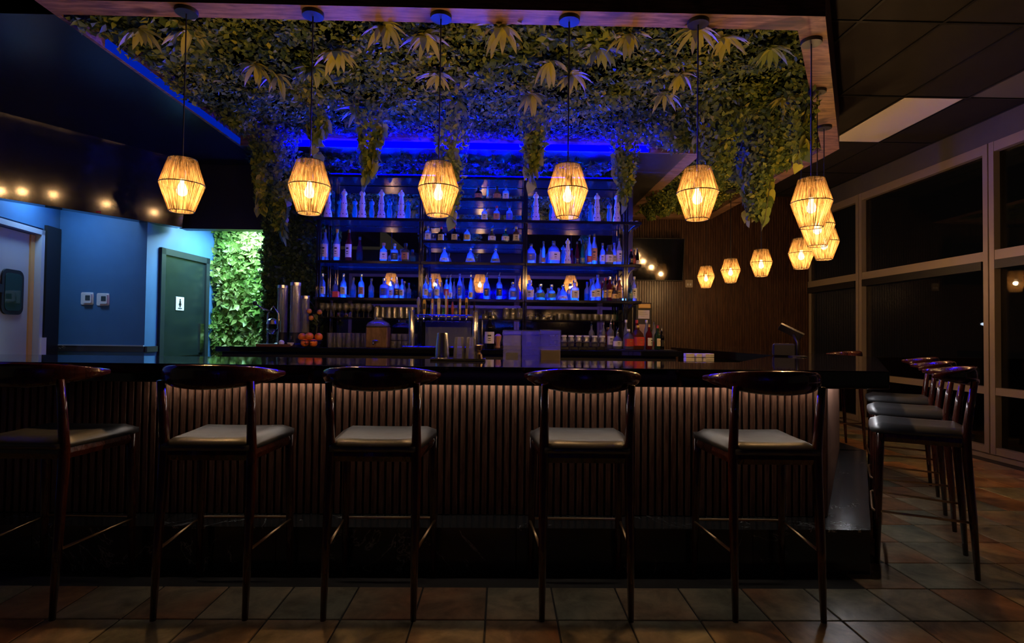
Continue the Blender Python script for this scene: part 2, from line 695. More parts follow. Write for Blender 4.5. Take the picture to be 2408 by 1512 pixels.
# ---- back of the bar, hallway, left side
struct(MB().box(-2.66, 1.46, 6.22, 6.4, 0, ZF).build('wall_back', M_DARKWALL), 'dark back wall behind the bottle shelves')
struct(MB().box(-3.60, -2.66, 6.22, 6.36, 2.35, ZF).build('wall_hall_header', M_DARKWALL), 'dark wall over the hallway opening')
ub = Vector((0.555, 0.832))
a0 = Vector((-3.53, 6.15))
a1 = a0 - ub * 3.4
nb = Vector((-0.832, 0.555)) * 0.12
lean = -nb.normalized() * (ZF - 2.35) * math.tan(R(7.6))
bm_ = MB().prism([tuple(a0), tuple(a0 + nb), tuple(a1 + nb), tuple(a1)], 2.35, ZF)
bm_.v = [(v[0] + lean.x, v[1] + lean.y, v[2]) if v[2] > 3 else v for v in bm_.v]
struct(bm_.build('wall_bulkhead', M_GLOSSWALL), 'glossy black bulkhead reflecting the lamps')
MB().box(-0.015, 0.015, -0.004, 0.02, -0.006, 0.006).build('indicator', plain('red_dot', (0.8, 0.02, 0.05), 0.3), None)
o = bpy.data.objects['indicator']
o.location = (*(at_y(238, 513, 5.52) - Vector((0, 0, 0)))[:2], 2.362)
p = a0 - ub * 0.80
o.location = (p.x + 0.012, p.y - 0.010, 2.365)
o.name = 'status_light'
tag(o, 'tiny red status light on the bulkhead edge', 'light')

struct(MB().box(-4.66, -3.87, 5.90, 6.02, 0, 2.75).build('wall_left', M_BLUEWALL), 'blue lit wall with two thermostats')
struct(MB().prism([(-3.75, 5.90), (-3.69, 7.3), (-3.81, 7.3), (-3.87, 5.90)], 0, 2.75).build('wall_hallway', M_BLUEWALL), 'bright blue hallway wall with the restroom door')
struct(MB().box(-3.8, -2.2, 7.22, 7.34, 0, 2.75).build('wall_hall_end', M_BLUEWALL), 'end wall of the hallway under the leaves')
struct(MB().box(-2.30, -2.2, 6.4, 7.22, 0, 2.75).build('wall_hall_right', M_BLUEWALL), 'right hand wall of the hallway')
struct(MB().prism([(-5.2, 4.2), (-3.6, 6.25), (-3.6, 6.36), (-2.2, 6.36), (-2.2, 7.3), (-5.2, 7.3)], 2.66, 2.75).build('ceiling_hallway', M_GREYWALL), 'low hallway ceiling')
# chair rail: black tile strip with a pale bead
struct(MB().box(-4.66, -3.75, 5.885, 5.90, 0.985, 1.045).build('trim_8', M_MARBLE), 'black tile strip along the blue wall')
struct(MB().box(-4.66, -3.75, 5.88, 5.90, 1.045, 1.057).build('trim_9', plain('blue_bead', (0.3, 0.36, 0.42), 0.35)), 'thin bead above the black tile strip')
struct(MB().box(-3.765, -3.72, 5.90, 6.08, 0.985, 1.045).build('trim_10', M_MARBLE), 'black tile strip on the hallway wall')

# kitchen door wall, built in its own frame: s along the wall, d towards the room
dirw = Vector((-0.184, 0.983, 0)).normalized()
nrm = Vector((dirw.y, -dirw.x, 0))
WM = Matrix(((dirw.x, nrm.x, 0, -4.42), (dirw.y, nrm.y, 0, 4.6), (0, 0, 1, 0), (0, 0, 0, 1)))
wl = MB()
wl.box(-2.2, 0.05, -0.12, 0, 0, 2.75, WM)
wl.box(1.06, 1.36, -0.12, 0, 0, 2.75, WM)
wl.box(0.05, 1.06, -0.12, 0, 2.22, 2.75, WM)
struct(wl.build('wall_kitchen', M_BLUEWALL), 'blue shaded wall round the kitchen door')
dr = thing('door_1', 'pale kitchen swing door with a round-cornered window', 'door')
dr['kind'] = 'structure'
del dr['category']
fr = MB()
fr.box(1.00, 1.05, -0.12, 0.02, 0, 2.20, WM)
fr.box(0.05, 0.10, -0.12, 0.02, 0, 2.20, WM)
fr.box(0.05, 1.05, -0.12, 0.02, 2.15, 2.20, WM)
fr.build('door_frame', plain('door_jamb', (0.42, 0.46, 0.52), 0.4), dr)
leafm = MB()
leafm.box(0.11, 0.935, -0.09, -0.05, 0.02, 2.14, WM)
leaf = leafm.build('door_leaf', M_DOORLIGHT, dr)
MB().box(0.935, 0.995, -0.10, -0.035, 0.02, 2.14, WM).build('door_edge', M_TAN, dr)
MB().box(1.07, 1.30, -0.01, 0.03, 0, 2.26, WM).build('dark_casing', M_BLACK, dr)


def rrect(w_, h_, r_, n=5):
    pts = []
    for cx, cz, a in ((w_ / 2 - r_, h_ / 2 - r_, 0), (-w_ / 2 + r_, h_ / 2 - r_, 90), (-w_ / 2 + r_, -h_ / 2 + r_, 180), (w_ / 2 - r_, -h_ / 2 + r_, 270)):
        for k in range(n + 1):
            b_ = R(a + 90 * k / n)
            pts.append((cx + r_ * math.cos(b_), cz + r_ * math.sin(b_)))
    return pts


def plate(w_, h_, r_, d0, d1, s, z, M, up=True):
    """rounded plate standing on a wall (s, d, z frame)"""
    T = M @ Matrix.Translation((s, 0, z)) @ Matrix(((1, 0, 0, 0), (0, 0, 1, 0), (0, 1, 0, 0), (0, 0, 0, 1)))
    return MB().prism(rrect(w_, h_, r_), d0, d1, T)


def wall_s(px, py):
    """point of the kitchen door wall seen at a pixel: (s, z)"""
    d = hor_dir(px, py)
    o_ = Vector((-4.42, 4.6, 0))
    t = (o_.x * nrm.x + o_.y * nrm.y) / (d.x * nrm.x + d.y * nrm.y)
    p_ = Vector((d.x * t, d.y * t, CAM_H + d.z * t))
    return (p_ - o_).dot(dirw), p_.z


s0_, z0_ = wall_s(41, 687)
plate(0.30, 0.42, 0.07, -0.05, -0.035, s0_, z0_, WM).build('window_gasket', M_RUBBER, dr)
plate(0.23, 0.35, 0.05, -0.036, -0.031, s0_, z0_, WM).build('window_glass', plain('porthole', (0.02, 0.05, 0.035), 0.05), dr)
s1_, z1_ = wall_s(3, 645)
plate(0.10, 0.085, 0.02, -0.05, -0.038, s1_, z1_, WM).build('sticker', M_BLACK, dr)
plate(0.075, 0.06, 0.014, -0.04, -0.036, s1_, z1_, WM).build('sticker_face', M_DOORLIGHT, dr)
s2_, z2_ = wall_s(5, 677)
plate(0.16, 0.075, 0.01, -0.05, -0.03, s2_, z2_, WM).build('push_handle', M_BLACK, dr)
s3_, z3_ = wall_s(92, 815)
MB().box(s3_ - 0.03, s3_ + 0.05, -0.04, 0.035, z3_ - 0.10, z3_ + 0.09, WM).build('hinge_guard', M_WHITE, dr)

# restroom door in the hallway wall
HM = Matrix(((0.043, 0.999, 0, -3.75), (0.999, -0.043, 0, 5.90), (0, 0, 1, 0), (0, 0, 0, 1)))
d2 = thing('door_2', 'dark green black restroom door with a white sign', 'door')
d2['kind'] = 'structure'
del d2['category']
fr = MB()
fr.box(0.20, 0.27, -0.02, 0.03, 0, 2.12, HM)
fr.box(1.05, 1.12, -0.02, 0.03, 0, 2.12, HM)
fr.box(0.20, 1.12, -0.02, 0.03, 2.05, 2.12, HM)
fr.build('door_frame', plain('door_trim', (0.02, 0.03, 0.032), 0.35), d2)
MB().box(0.27, 1.05, -0.02, 0.006, 0.01, 2.05, HM).build('door_leaf', M_DOORDARK, d2)
MB().box(0.96, 1.04, 0.006, 0.022, 0.95, 1.30, HM).build('pull_plate', M_STEEL, d2)
MB().box(0.33, 0.98, 0.006, 0.012, 0.90, 0.925, HM).build('push_rail', M_DSTEEL, d2)


def hall_s(px, py):
    d = hor_dir(px, py)
    n_ = Vector((0.999, -0.043, 0))
    o_ = Vector((-3.75, 5.90, 0))
    t = o_.dot(n_) / d.dot(n_)
    p_ = d * t + Vector((0, 0, CAM_H))
    return (p_ - o_).dot(Vector((0.043, 0.999, 0))), p_.z


s4, z4 = hall_s(421, 714)
sign = plate(0.15, 0.155, 0.006, 0.006, 0.012, s4, z4, HM).build('restroom_sign', M_WHITE, d2)
pic = MB()
T = HM @ Matrix.Translation((s4, 0.0125, z4 + 0.01))
pic.box(-0.014, 0.014, 0, 0.002, -0.022, 0.022, T)
pic.box(-0.022, 0.022, 0, 0.002, -0.030, -0.008, T)
pic.box(-0.010, 0.010, 0, 0.002, 0.026, 0.044, T)
pic.box(-0.011, -0.003, 0, 0.002, -0.052, -0.030, T)
pic.box(0.003, 0.011, 0, 0.002, -0.052, -0.030, T)
pic.box(-0.035, 0.035, 0, 0.002, -0.068, -0.060, T)
pic.build('pictogram', M_BLACK, sign)

# thermostats on the blue wall
for k, px in enumerate((206, 243)):
    p_ = at_y(px, 702 + k * 2, 5.90)
    t = thing('thermostat', ['white wall thermostat on the blue wall, the one nearer the kitchen door', 'white wall thermostat on the blue wall, the one nearer the hallway'][k], 'thermostat', (p_.x, 5.90, p_.z), 0, 'thermostats on the blue wall')
    I = Matrix(((1, 0, 0, 0), (0, -1, 0, 0), (0, 0, 1, 0), (0, 0, 0, 1)))
    plate(0.128, 0.130, 0.016, 0.0, 0.008, 0, 0, I).build('back_plate', M_WHITE, t)
    plate(0.085, 0.100, 0.010, 0.008, 0.030, 0.014, 0.002, I).build('body', M_WHITE, t)
    plate(0.048, 0.052, 0.004, 0.030, 0.032, 0.022, 0.006, I).build('screen', plain('lcd', (0.05, 0.08, 0.09), 0.2), t)

# ---- far wall with slats
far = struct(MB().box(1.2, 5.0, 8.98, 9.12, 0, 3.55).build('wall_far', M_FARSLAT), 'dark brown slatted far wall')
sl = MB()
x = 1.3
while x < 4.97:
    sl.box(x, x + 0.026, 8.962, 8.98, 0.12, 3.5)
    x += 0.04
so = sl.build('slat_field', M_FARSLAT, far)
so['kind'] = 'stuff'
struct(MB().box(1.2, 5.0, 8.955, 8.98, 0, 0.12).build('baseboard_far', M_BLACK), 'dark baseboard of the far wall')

# ---- right wall with windows
XR = 5.0
struct(MB().box(XR, XR + 0.15, -3.6, 9.1, 3.24, 3.56).build('wall_right', M_GREYWALL), 'grey wall band above the windows')
struct(MB().box(XR, XR + 0.15, -3.6, 9.1, 0.0, 0.06).build('baseboard_right', M_FRAME), 'pale sill strip below the windows')
Ym = [1.44, 3.52, 5.60, 7.68, 9.05]
for k in range(4):
    y0, y1 = Ym[k], Ym[k + 1]
    wn = thing('window_%d' % (k + 1), ['tall dark window nearest the camera', 'tall dark window behind the near bar stools', 'tall dark window between two pale posts', 'tall dark window at the far corner'][k], 'window', (XR, y0, 0))
    wn['kind'] = 'structure'
    del wn['category']
    ln = y1 - y0
    for yy in ([0.0, ln] if k == 3 else [0.0]):
        pm = MB()
        pm.box(-0.02, 0.10, yy - 0.065, yy - 0.008, 0.06, 3.24)
        pm.box(-0.02, 0.10, yy + 0.008, yy + 0.065, 0.06, 3.24)
        pm.box(0.0, 0.10, yy - 0.008, yy + 0.008, 0.06, 3.24)
        pm.build('post', M_FRAME, wn)
    for z0, z1, nm in ((3.14, 3.24, 'head_rail'), (2.03, 2.13, 'transom'), (0.66, 0.735, 'middle_rail'), (0.06, 0.13, 'bottom_rail')):
        MB().box(-0.015, 0.09, 0.065, ln - 0.065, z0, z1).build(nm, M_FRAME, wn)
    for z0, z1 in ((2.13, 3.14), (0.735, 2.03), (0.13, 0.66)):
        MB().box(0.045, 0.052, 0.065, ln - 0.065, z0, z1).build('pane', M_PANE, wn)
    MB().box(-0.03, 0.04, 0.08, ln - 0.08, 1.94, 2.03).build('shade_valance', M_BLACK, wn)
    MB().box(0.055, 0.085, 0.10, 0.135, 2.13, 3.14).build('glazing_stop', M_FRAME, wn)

# outside: asphalt and one bright lamp across the lot
struct(MB().box(5.2, 40, -10, 40, -0.25, -0.15).build('ground_outside', plain('asphalt', (0.02, 0.02, 0.02), 0.8)), 'dark asphalt outside the windows')
p_ = at_y(2316, 762, 13.8)
bl = thing('lot_lamp', 'small white lamp post shining outside the window', 'lamp', (p_.x, p_.y, -0.15))
MB().tube([(0, 0, 0), (0, 0, p_.z + 0.10)], 0.05, 10).build('post', M_BLACK, bl)
MB().sphere(0.085, (0, 0, p_.z + 0.15), 12, 8, 0.5).build('lens', emit('cold_lamp', (0.75, 0.9, 1.0), 14.0, False), bl, True)
MB().box(-0.12, 0.12, -0.05, 0.05, p_.z + 0.20, p_.z + 0.23).build('hood', M_BLACK, bl)

# ---- wall behind the camera (seen only in mirrors): dark wall with pale window frames
wf = MB()
wf.box(-6, 5.2, -3.75, -3.6, 2.9, 3.6)
wf.box(-6, 5.2, -3.75, -3.6, 0.0, 0.5)
wf.box(-6, -4.4, -3.75, -3.6, 0.5, 2.9)
struct(wf.build('wall_front', M_DARKWALL), 'dark wall facing the bar')
for k in range(4):
    x0 = -4.4 + k * 2.4
    wn = thing('window_%d' % (k + 5), 'dark window with a pale frame facing the bar', 'window', (x0, -3.6, 0))
    wn['kind'] = 'structure'
    del wn['category']
    for xx in (0, 2.34):
        MB().box(xx, xx + 0.08, -0.06, 0.05, 0.5, 2.9).build('post', M_FRAME, wn)
    for zz in (0.5, 1.95, 2.82):
        MB().box(0.08, 2.34, -0.05, 0.04, zz, zz + 0.08).build('rail', M_FRAME, wn)
    MB().box(0.08, 2.34, -0.02, -0.01, 0.5, 2.9).build('pane', plain('night_pane', (0.004, 0.004, 0.005), 0.06), wn)

# ================================================================== THE BAR
# worktop: one continuous slab, front, angled corner and side wing
k1, k2 = outline(0.0)
i1, i2 = outline(0.80)
CT0, CT1 = 0.962, 1.054
top_poly = [(-3.4, k1.y), tuple(k1), tuple(k2), (XW, YEND), (XW - 0.80, YEND), tuple(i2), tuple(i1), (-3.4, i1.y)]
me = MB().prism(top_poly, CT0, CT1).mesh('bar_worktop', M_GRANITE)
o = obj('bar_worktop', me)
bv = o.modifiers.new('edge', 'BEVEL')
bv.width, bv.segments, bv.limit_method = 0.006, 2, 'ANGLE'
tag(o, 'long glossy black stone bar worktop with an angled corner', 'bar counter')

base = thing('bar_cabinet', 'bar front of brown vertical slats over a black marble foot ledge', 'bar front', (0, 2.9, 0))
BL = Vector((0, 2.9, 0))


def bbox_child(mb, name, mat, **kw):
    mb.v = [(v[0], v[1] - 2.9, v[2]) for v in mb.v]
    return mb.build(name, mat, base, **kw)


s1, s2 = outline(0.30)
e1, e2 = outline(0.72)
bbox_child(MB().prism([(-3.3, s1.y), tuple(s1), tuple(s2), (XW - 0.30, YEND - 0.1), (XW - 0.72, YEND - 0.1), tuple(e2), tuple(e1), (-3.3, e1.y)], 0.0, CT0), 'carcass', M_BLACK)
# slats: front run
f1, f2 = outline(0.28)
pitch, sw = 0.0400, 0.0265
slat_me = MB().bev(-sw / 2, sw / 2, -0.020, 0, 0.232, CT0 - 0.002, 0.002).mesh('slat', M_SLAT)
n = 0
x = f1.x - 0.016
while x > -2.95:
    obj('slat', slat_me, base, (x, f1.y + 0.02 - 2.9, 0))
    x -= pitch
    n += 1
# slats: angled corner and wing
cs = (f2 - f1).length
t = 0.03
while t < cs:
    q = f1 + U * t
    obj('slat', slat_me, base, (q.x - NO.x * 0.02, q.y - NO.y * 0.02 - 2.9, 0), (0, 0, math.pi / 2 - PHI))
    t += pitch
t = f2.y + 0.03
while t < f2.y + 2.2:
    obj('slat', slat_me, base, (f2.x - 0.02, t - 2.9, 0), (0, 0, math.pi / 2))
    t += pitch
# marble kick and ledge in slabs with joints
q1, q2 = outline(0.085)
r1, r2 = outline(0.30)
LZ = 0.229
W = 0.61
x = q1.x
k = 0
while x > -3.2:
    xa = max(x - W, -3.3)
    if k == 0:
        kp = [(xa + 0.002, q1.y), (q1.x, q1.y), (q1.x + (r1.x - q1.x) * 0.1, q1.y + 0.02), (xa + 0.002, q1.y + 0.02)]
        lp = [(xa + 0.002, q1.y - 0.004), (q1.x + 0.003, q1.y - 0.004), tuple(r1), (xa + 0.002, r1.y)]
    else:
        kp = [(xa + 0.002, q1.y), (x - 0.001, q1.y), (x - 0.001, q1.y + 0.02), (xa + 0.002, q1.y + 0.02)]
        lp = [(xa + 0.002, q1.y - 0.004), (x - 0.001, q1.y - 0.004), (x - 0.001, r1.y), (xa + 0.002, r1.y)]
    bbox_child(MB().prism(kp, 0.0, LZ - 0.012), 'kick_tile', M_MARBLE)
    bbox_child(MB().prism(lp, LZ - 0.012, LZ), 'ledge_tile', M_MARBLE)
    x = xa
    k += 1
L2 = (q2 - q1).length
t = 0.0
while t < L2 - 0.05:
    ta, tb = t, min(t + W, L2)
    A, B = q1 + U * (ta + 0.001), q1 + U * (tb - 0.001)
    inn = NO * -0.02
    ra = r1 if t == 0 else r1 + U * ((q1 - r1).dot(U) + ta + 0.001)
    rb = r2 if tb >= L2 else r1 + U * ((q1 - r1).dot(U) + tb - 0.001)
    bbox_child(MB().prism([tuple(A), tuple(B), tuple(B + inn), tuple(A + inn)], 0.0, LZ - 0.012), 'kick_tile', M_MARBLE)
    bbox_child(MB().prism([tuple(A + NO * 0.004), tuple(B + NO * 0.004), tuple(rb), tuple(ra)], LZ - 0.012, LZ), 'ledge_tile', M_MARBLE)
    t += W
bbox_child(MB().box(q2.x - 0.02, q2.x, q2.y, YEND - 0.1, 0, LZ - 0.012), 'kick_tile', M_MARBLE)
bbox_child(MB().box(r2.x, q2.x + 0.004, q2.y, YEND - 0.1, LZ - 0.012, LZ), 'ledge_tile', M_MARBLE)
# LED tape under the worktop overhang
y_led = s1.y - 0.065
bbox_child(MB().box(-1.85, 1.75, y_led, y_led + 0.012, CT0 - 0.007, CT0 - 0.001), 'led_tape', M_LEDW)
cA, cB = outline(0.22)
mA = cA + U * 0.1
mB = cA + U * 2.0
bbox_child(MB().prism([tuple(mA), tuple(mB), tuple(mB - NO * 0.012), tuple(mA - NO * 0.012)], CT0 - 0.007, CT0 - 0.001), 'led_tape', M_LEDC)

# back counter and its cabinets
BC0, BC1 = 5.36, 6.205
ZB = 1.07
o = MB().bev(-2.74, 1.75, BC0, BC1, ZB - 0.05, ZB, 0.006).build('back_worktop', M_GRANITE)
tag(o, 'black stone worktop under the bottle shelves', 'counter')
cab = thing('back_cabinet', 'black back bar cabinets under the rear worktop', 'cabinet', (-0.5, 5.8, 0))
MB().box(-2.2, 2.2, -0.38, 0.38, 0.0, ZB - 0.05).build('body', M_BLACK, cab)
for k in range(6):
    x0 = -2.15 + k * 0.72
    dd = MB().bev(x0, x0 + 0.70, -0.405, -0.38, 0.1, 0.96, 0.004).build('door', M_BLACK, cab)
    MB().tube([(x0 + 0.06, -0.43, 0.55), (x0 + 0.06, -0.43, 0.85)], 0.007, 6).build('handle', M_STEEL, dd)
# under-bar work shelf behind the front counter
st = thing('underbar_station', 'stainless steel work shelf behind the front counter', 'work shelf', (0.2, 4.15, 0))
MB().bev(-2.2, 2.0, -0.30, 0.30, 0.90, 0.93, 0.004).build('shelf_top', M_DSTEEL, st)
MB().box(-2.15, 1.95, 0.0, 0.02, 0.15, 0.90).build('front_panel', M_DSTEEL, st)
for xx in (-2.1, 0.0, 1.9):
    for yy in (-0.26, 0.26):
        MB().tube([(xx, yy, 0), (xx, yy, 0.9)], 0.02, 8).build('leg', M_STEEL, st)

# ================================================================== PENDANT LAMPS
def shade_mat(name, trans, colr, tl):
    m = bpy.data.materials.new(name)
    m.use_nodes = True
    nt = m.node_tree
    nt.nodes.clear()
    tr = node(nt, 'ShaderNodeBsdfTransparent')
    t2 = node(nt, 'ShaderNodeBsdfTranslucent')
    df = node(nt, 'ShaderNodeBsdfDiffuse')
    vec = coords(nt, (1, 1, 0.12), 'Object')
    n_ = noise(nt, vec, 70, 3, 0.6)
    c = ramp(nt, n_, [(0.36, [x * 0.16 for x in colr]), (0.62, colr)])
    L(nt, c, t2.inputs[0])
    L(nt, c, df.inputs[0])
    a = node(nt, 'ShaderNodeMixShader')
    a.inputs[0].default_value = 1 - tl
    L(nt, t2.outputs[0], a.inputs[1])
    L(nt, df.outputs[0], a.inputs[2])
    b = node(nt, 'ShaderNodeMixShader')
    b.inputs[0].default_value = 1 - trans
    L(nt, tr.outputs[0], b.inputs[1])
    L(nt, a.outputs[0], b.inputs[2])
    o_ = node(nt, 'ShaderNodeOutputMaterial')
    L(nt, b.outputs[0], o_.inputs[0])
    return m


def bulb_mat():
    m = bpy.data.materials.new('lit_bulb')
    m.use_nodes = True
    nt = m.node_tree
    nt.nodes.clear()
    e = node(nt, 'ShaderNodeEmission')
    e.inputs[0].default_value = (1.0, 0.78, 0.45, 1)
    e.inputs[1].default_value = 3.0
    tr = node(nt, 'ShaderNodeBsdfTransparent')
    ad = node(nt, 'ShaderNodeAddShader')
    L(nt, e.outputs[0], ad.inputs[0])
    L(nt, tr.outputs[0], ad.inputs[1])
    o_ = node(nt, 'ShaderNodeOutputMaterial')
    L(nt, ad.outputs[0], o_.inputs[0])
    m.cycles.emission_sampling = 'NONE'
    return m


M_LINER = shade_mat('shade_liner', 0.72, (0.36, 0.235, 0.105), 0.42)
M_STRAND = shade_mat('shade_strand', 0.0, (0.150, 0.090, 0.034), 0.36)
M_BULB = bulb_mat()
ZL = 2.05 - ZF                                      # centre of the shade below the canopy
RT, RM, RB = 0.072, 0.117, 0.064
ZT, ZM, ZBm = 0.150, 0.005, -0.150


def make_pendant():
    t = thing('pendant_lamp', 'x', 'pendant lamp', (0, 0, ZF))
    MB().lathe([(0.060, -0.022), (0.062, -0.016), (0.062, 0.0)], 20).build('canopy', M_BLACK, t, True)
    MB().tube([(0, 0, -0.02), (0, 0, ZL + 0.08)], 0.0042, 6).build('cord', M_BLACK, t)
    sh = MB().lathe([(RT - 0.003, ZT + ZL), (RM - 0.003, ZM + ZL), (RB - 0.003, ZBm + ZL)], 28, cap=False).build('shade', M_LINER, t)
    s = MB()
    n_ = 60
    rr = random.Random(3)
    for k in range(n_):
        for (ra, za, rb, zb) in ((RT, ZT + 0.006 * rr.random(), RM, ZM), (RM, ZM, RB, ZBm)):
            if rr.random() < 0.12:
                continue
            a = 2 * math.pi * (k + rr.uniform(-0.3, 0.3)) / n_
            b_ = a + rr.uniform(-0.05, 0.05)
            wd = rr.uniform(0.0012, 0.0026)
            A = Vector((ra * math.cos(a), ra * math.sin(a), za + ZL))
            B = Vector((rb * math.cos(b_), rb * math.sin(b_), zb + ZL))
            ta = Vector((-math.sin(a), math.cos(a), 0)) * wd
            no = Vector((math.cos(a), math.sin(a), 0)) * 0.0018
            s.add([A - ta, A + ta, B + ta, B - ta, A + no, B + no], [(0, 4, 5, 3), (4, 1, 2, 5)])
    so_ = s.build('strands', M_STRAND, sh)
    so_['kind'] = 'stuff'
    for (r_, z_) in ((RT, ZT), (RM, ZM), (RB, ZBm)):
        MB().ring(r_, 0.0028, z_ + ZL, 28, 5).build('ring', M_BLACK, sh)
    for k in range(3):
        a = k * 2.1
        MB().tube([(0, 0, ZT + ZL), (RT * math.cos(a), RT * math.sin(a), ZT + ZL)], 0.002, 4).build('spoke', M_BLACK, sh)
    MB().lathe([(0.008, 0.10), (0.018, 0.085), (0.019, 0.035), (0.014, 0.03)], 12, (0, 0, ZL)).build('socket', M_BLACK, t, True)
    bz = -0.030
    bu = MB().lathe([(0.012, 0.065), (0.013, 0.045), (0.022, 0.022), (0.0285, 0.0), (0.025, -0.018), (0.013, -0.029), (0.001, -0.032)], 14, (0, 0, ZL + bz)).build('bulb', M_BULB, t, 'all')
    d = bpy.data.lights.new('bulb_light', 'POINT')
    d.energy = PENDANT_W
    d.color = (1.0, 0.56, 0.22)
    d.shadow_soft_size = 0.024
    lo = bpy.data.objects.new('bulb_light', d)
    col.objects.link(lo)
    lo.parent = t
    lo.location = (0, 0, ZL + bz)
    return t


lamp0 = make_pendant()
spots = [(px_x(px, 3.205, 445), 3.205) for px in (428, 728, 1031, 1335, 1640)]
lam_lab = ['leftmost woven pendant lamp over the bar front', 'woven pendant lamp over the bar front, second from the left',
           'woven pendant lamp over the bar front, third from the left', 'woven pendant lamp over the bar front, fourth from the left',
           'woven pendant lamp over the bar front beside the hanging vines on the right', 'largest woven pendant lamp over the angled corner, hanging before two others',
           'middle woven pendant lamp of the three overlapping at the angled corner', 'rearmost woven pendant lamp of the three overlapping at the angled corner',
           'nearest woven pendant lamp over the side wing', 'woven pendant lamp over the side wing, second from the overlapping three',
           'woven pendant lamp over the side wing, next to the farthest', 'smallest and farthest woven pendant lamp by the wall outlet']
spots += [(px_x(1908, 3.39, 475), 3.39), (px_x(1922, 4.08, 530), 4.08), (px_x(1938, 4.78, 580), 4.78),
          (px_x(1884, 5.45, 600), 5.45), (px_x(1790, 6.18, 625), 6.18), (px_x(1718, 6.95, 643), 6.95), (px_x(1660, 7.72, 656), 7.72)]
for k, (x, y) in enumerate(spots):
    o = lamp0 if k == 0 else copy_tree(lamp0)
    o.location = (x, y, ZF)
    o.rotation_euler.z = k * 0.7
    tag(o, lam_lab[k], 'pendant lamp', 'woven pendant lamps round the bar')

# ================================================================== BAR STOOLS
def make_stool():
    t = thing('bar_stool', 'x', 'bar stool')
    # seat pad: dished trapezoid
    nx, ny = 10, 9
    vs, fs = [], []
    def outl(u, v):
        hw = 0.192 + (0.238 - 0.192) * v
        e = 1 - 0.06 * (2 * v - 1) ** 8
        return (2 * u - 1) * hw * e, -0.215 + 0.445 * v + 0.012 * math.cos(math.pi * (u - 0.5)) * (1 if v > 0.9 else 0)
    for lay in (0, 1):
        for j in range(ny + 1):
            for i in range(nx + 1):
                u, v = i / nx, j / ny
                x, y = outl(u, v)
                edge = min(u, 1 - u, v, 1 - v)
                if lay == 0:
                    z = 0.757 - 0.016 * max(0, 1 - edge / 0.12) ** 2 - 0.010 * math.sin(math.pi * u) * math.sin(math.pi * v)
                    if edge == 0:
                        z -= 0.010
                else:
                    z = 0.708
                vs.append((x, y, z))
    w_ = nx + 1
    o2 = w_ * (ny + 1)
    for j in range(ny):
        for i in range(nx):
            a = j * w_ + i
            fs.append((a, a + 1, a + w_ + 1, a + w_))
            fs.append((o2 + a, o2 + a + w_, o2 + a + w_ + 1, o2 + a + 1))
    bd = [j * w_ for j in range(ny, -1, -1)] + [i for i in range(1, nx + 1)] + [j * w_ + nx for j in range(1, ny + 1)] + [ny * w_ + i for i in range(nx - 1, -1, -1)]
    for a, b in zip(bd, bd[1:]):
        fs.append((a, o2 + a, o2 + b, b))
    seat = MB().add(vs, fs).build('seat', M_LEATHER, t, 'all')
    # apron rails
    def rail(a, b, nm='apron'):
        MB().tube([a, b], 0.02, 6, [(0.6, 1.35), (0.6, 1.35)]).build(nm, M_STOOL, t)
    z = 0.685
    rail((-0.185, -0.180, z), (0.185, -0.180, z))
    rail((-0.212, 0.190, z), (0.212, 0.190, z))
    rail((-0.183, -0.180, z), (-0.214, 0.190, z))
    rail((0.183, -0.180, z), (0.214, 0.190, z))
    for s in (-1, 1):
        MB().tube([(s * 0.190, -0.222, 0), (s * 0.189, -0.205, 0.30), (s * 0.186, -0.182, 0.62), (s * 0.185, -0.180, 0.72), (s * 0.186, -0.195, 0.86), (s * 0.188, -0.215, 1.005)],
                  [0.0125, 0.0185, 0.0215, 0.0215, 0.0185, 0.015], 10).build('leg', M_STOOL, t, 'all')
        MB().tube([(s * 0.222, 0.205, 0), (s * 0.219, 0.200, 0.30), (s * 0.214, 0.192, 0.62), (s * 0.213, 0.190, 0.705)],
                  [0.0125, 0.018, 0.0205, 0.0205], 10).build('leg', M_STOOL, t, 'all')
    # horn shaped backrest
    pts, rad, fl = [], [], []
    for k in range(-8, 9):
        u = k / 8
        x = 0.262 * math.sin(u * 1.25) / math.sin(1.25)
        y = -0.245 + 0.21 * abs(u) ** 2.1
        zz = 1.022 + 0.006 * abs(u)
        pts.append((x, y, zz))
        a = abs(u)
        hh = 0.042 * (1 - a ** 2.2) + 0.011
        th = 0.017 * (1 - 0.35 * a)
        rad.append(1.0)
        fl.append((th, hh))
    MB().tube(pts, rad, 12, fl).build('backrest', M_STOOL, t, 'all')
    # brass foot rail: round the front and both sides
    zf = 0.285
    fp = [(-0.193, -0.200, zf), (-0.226, 0.190, zf), (-0.222, 0.220, zf), (-0.200, 0.228, zf), (0.200, 0.228, zf), (0.222, 0.220, zf), (0.226, 0.190, zf), (0.193, -0.200, zf)]
    MB().tube(fp, 0.0065, 7).build('foot_rail', M_BRASS, t, 'all')
    return t


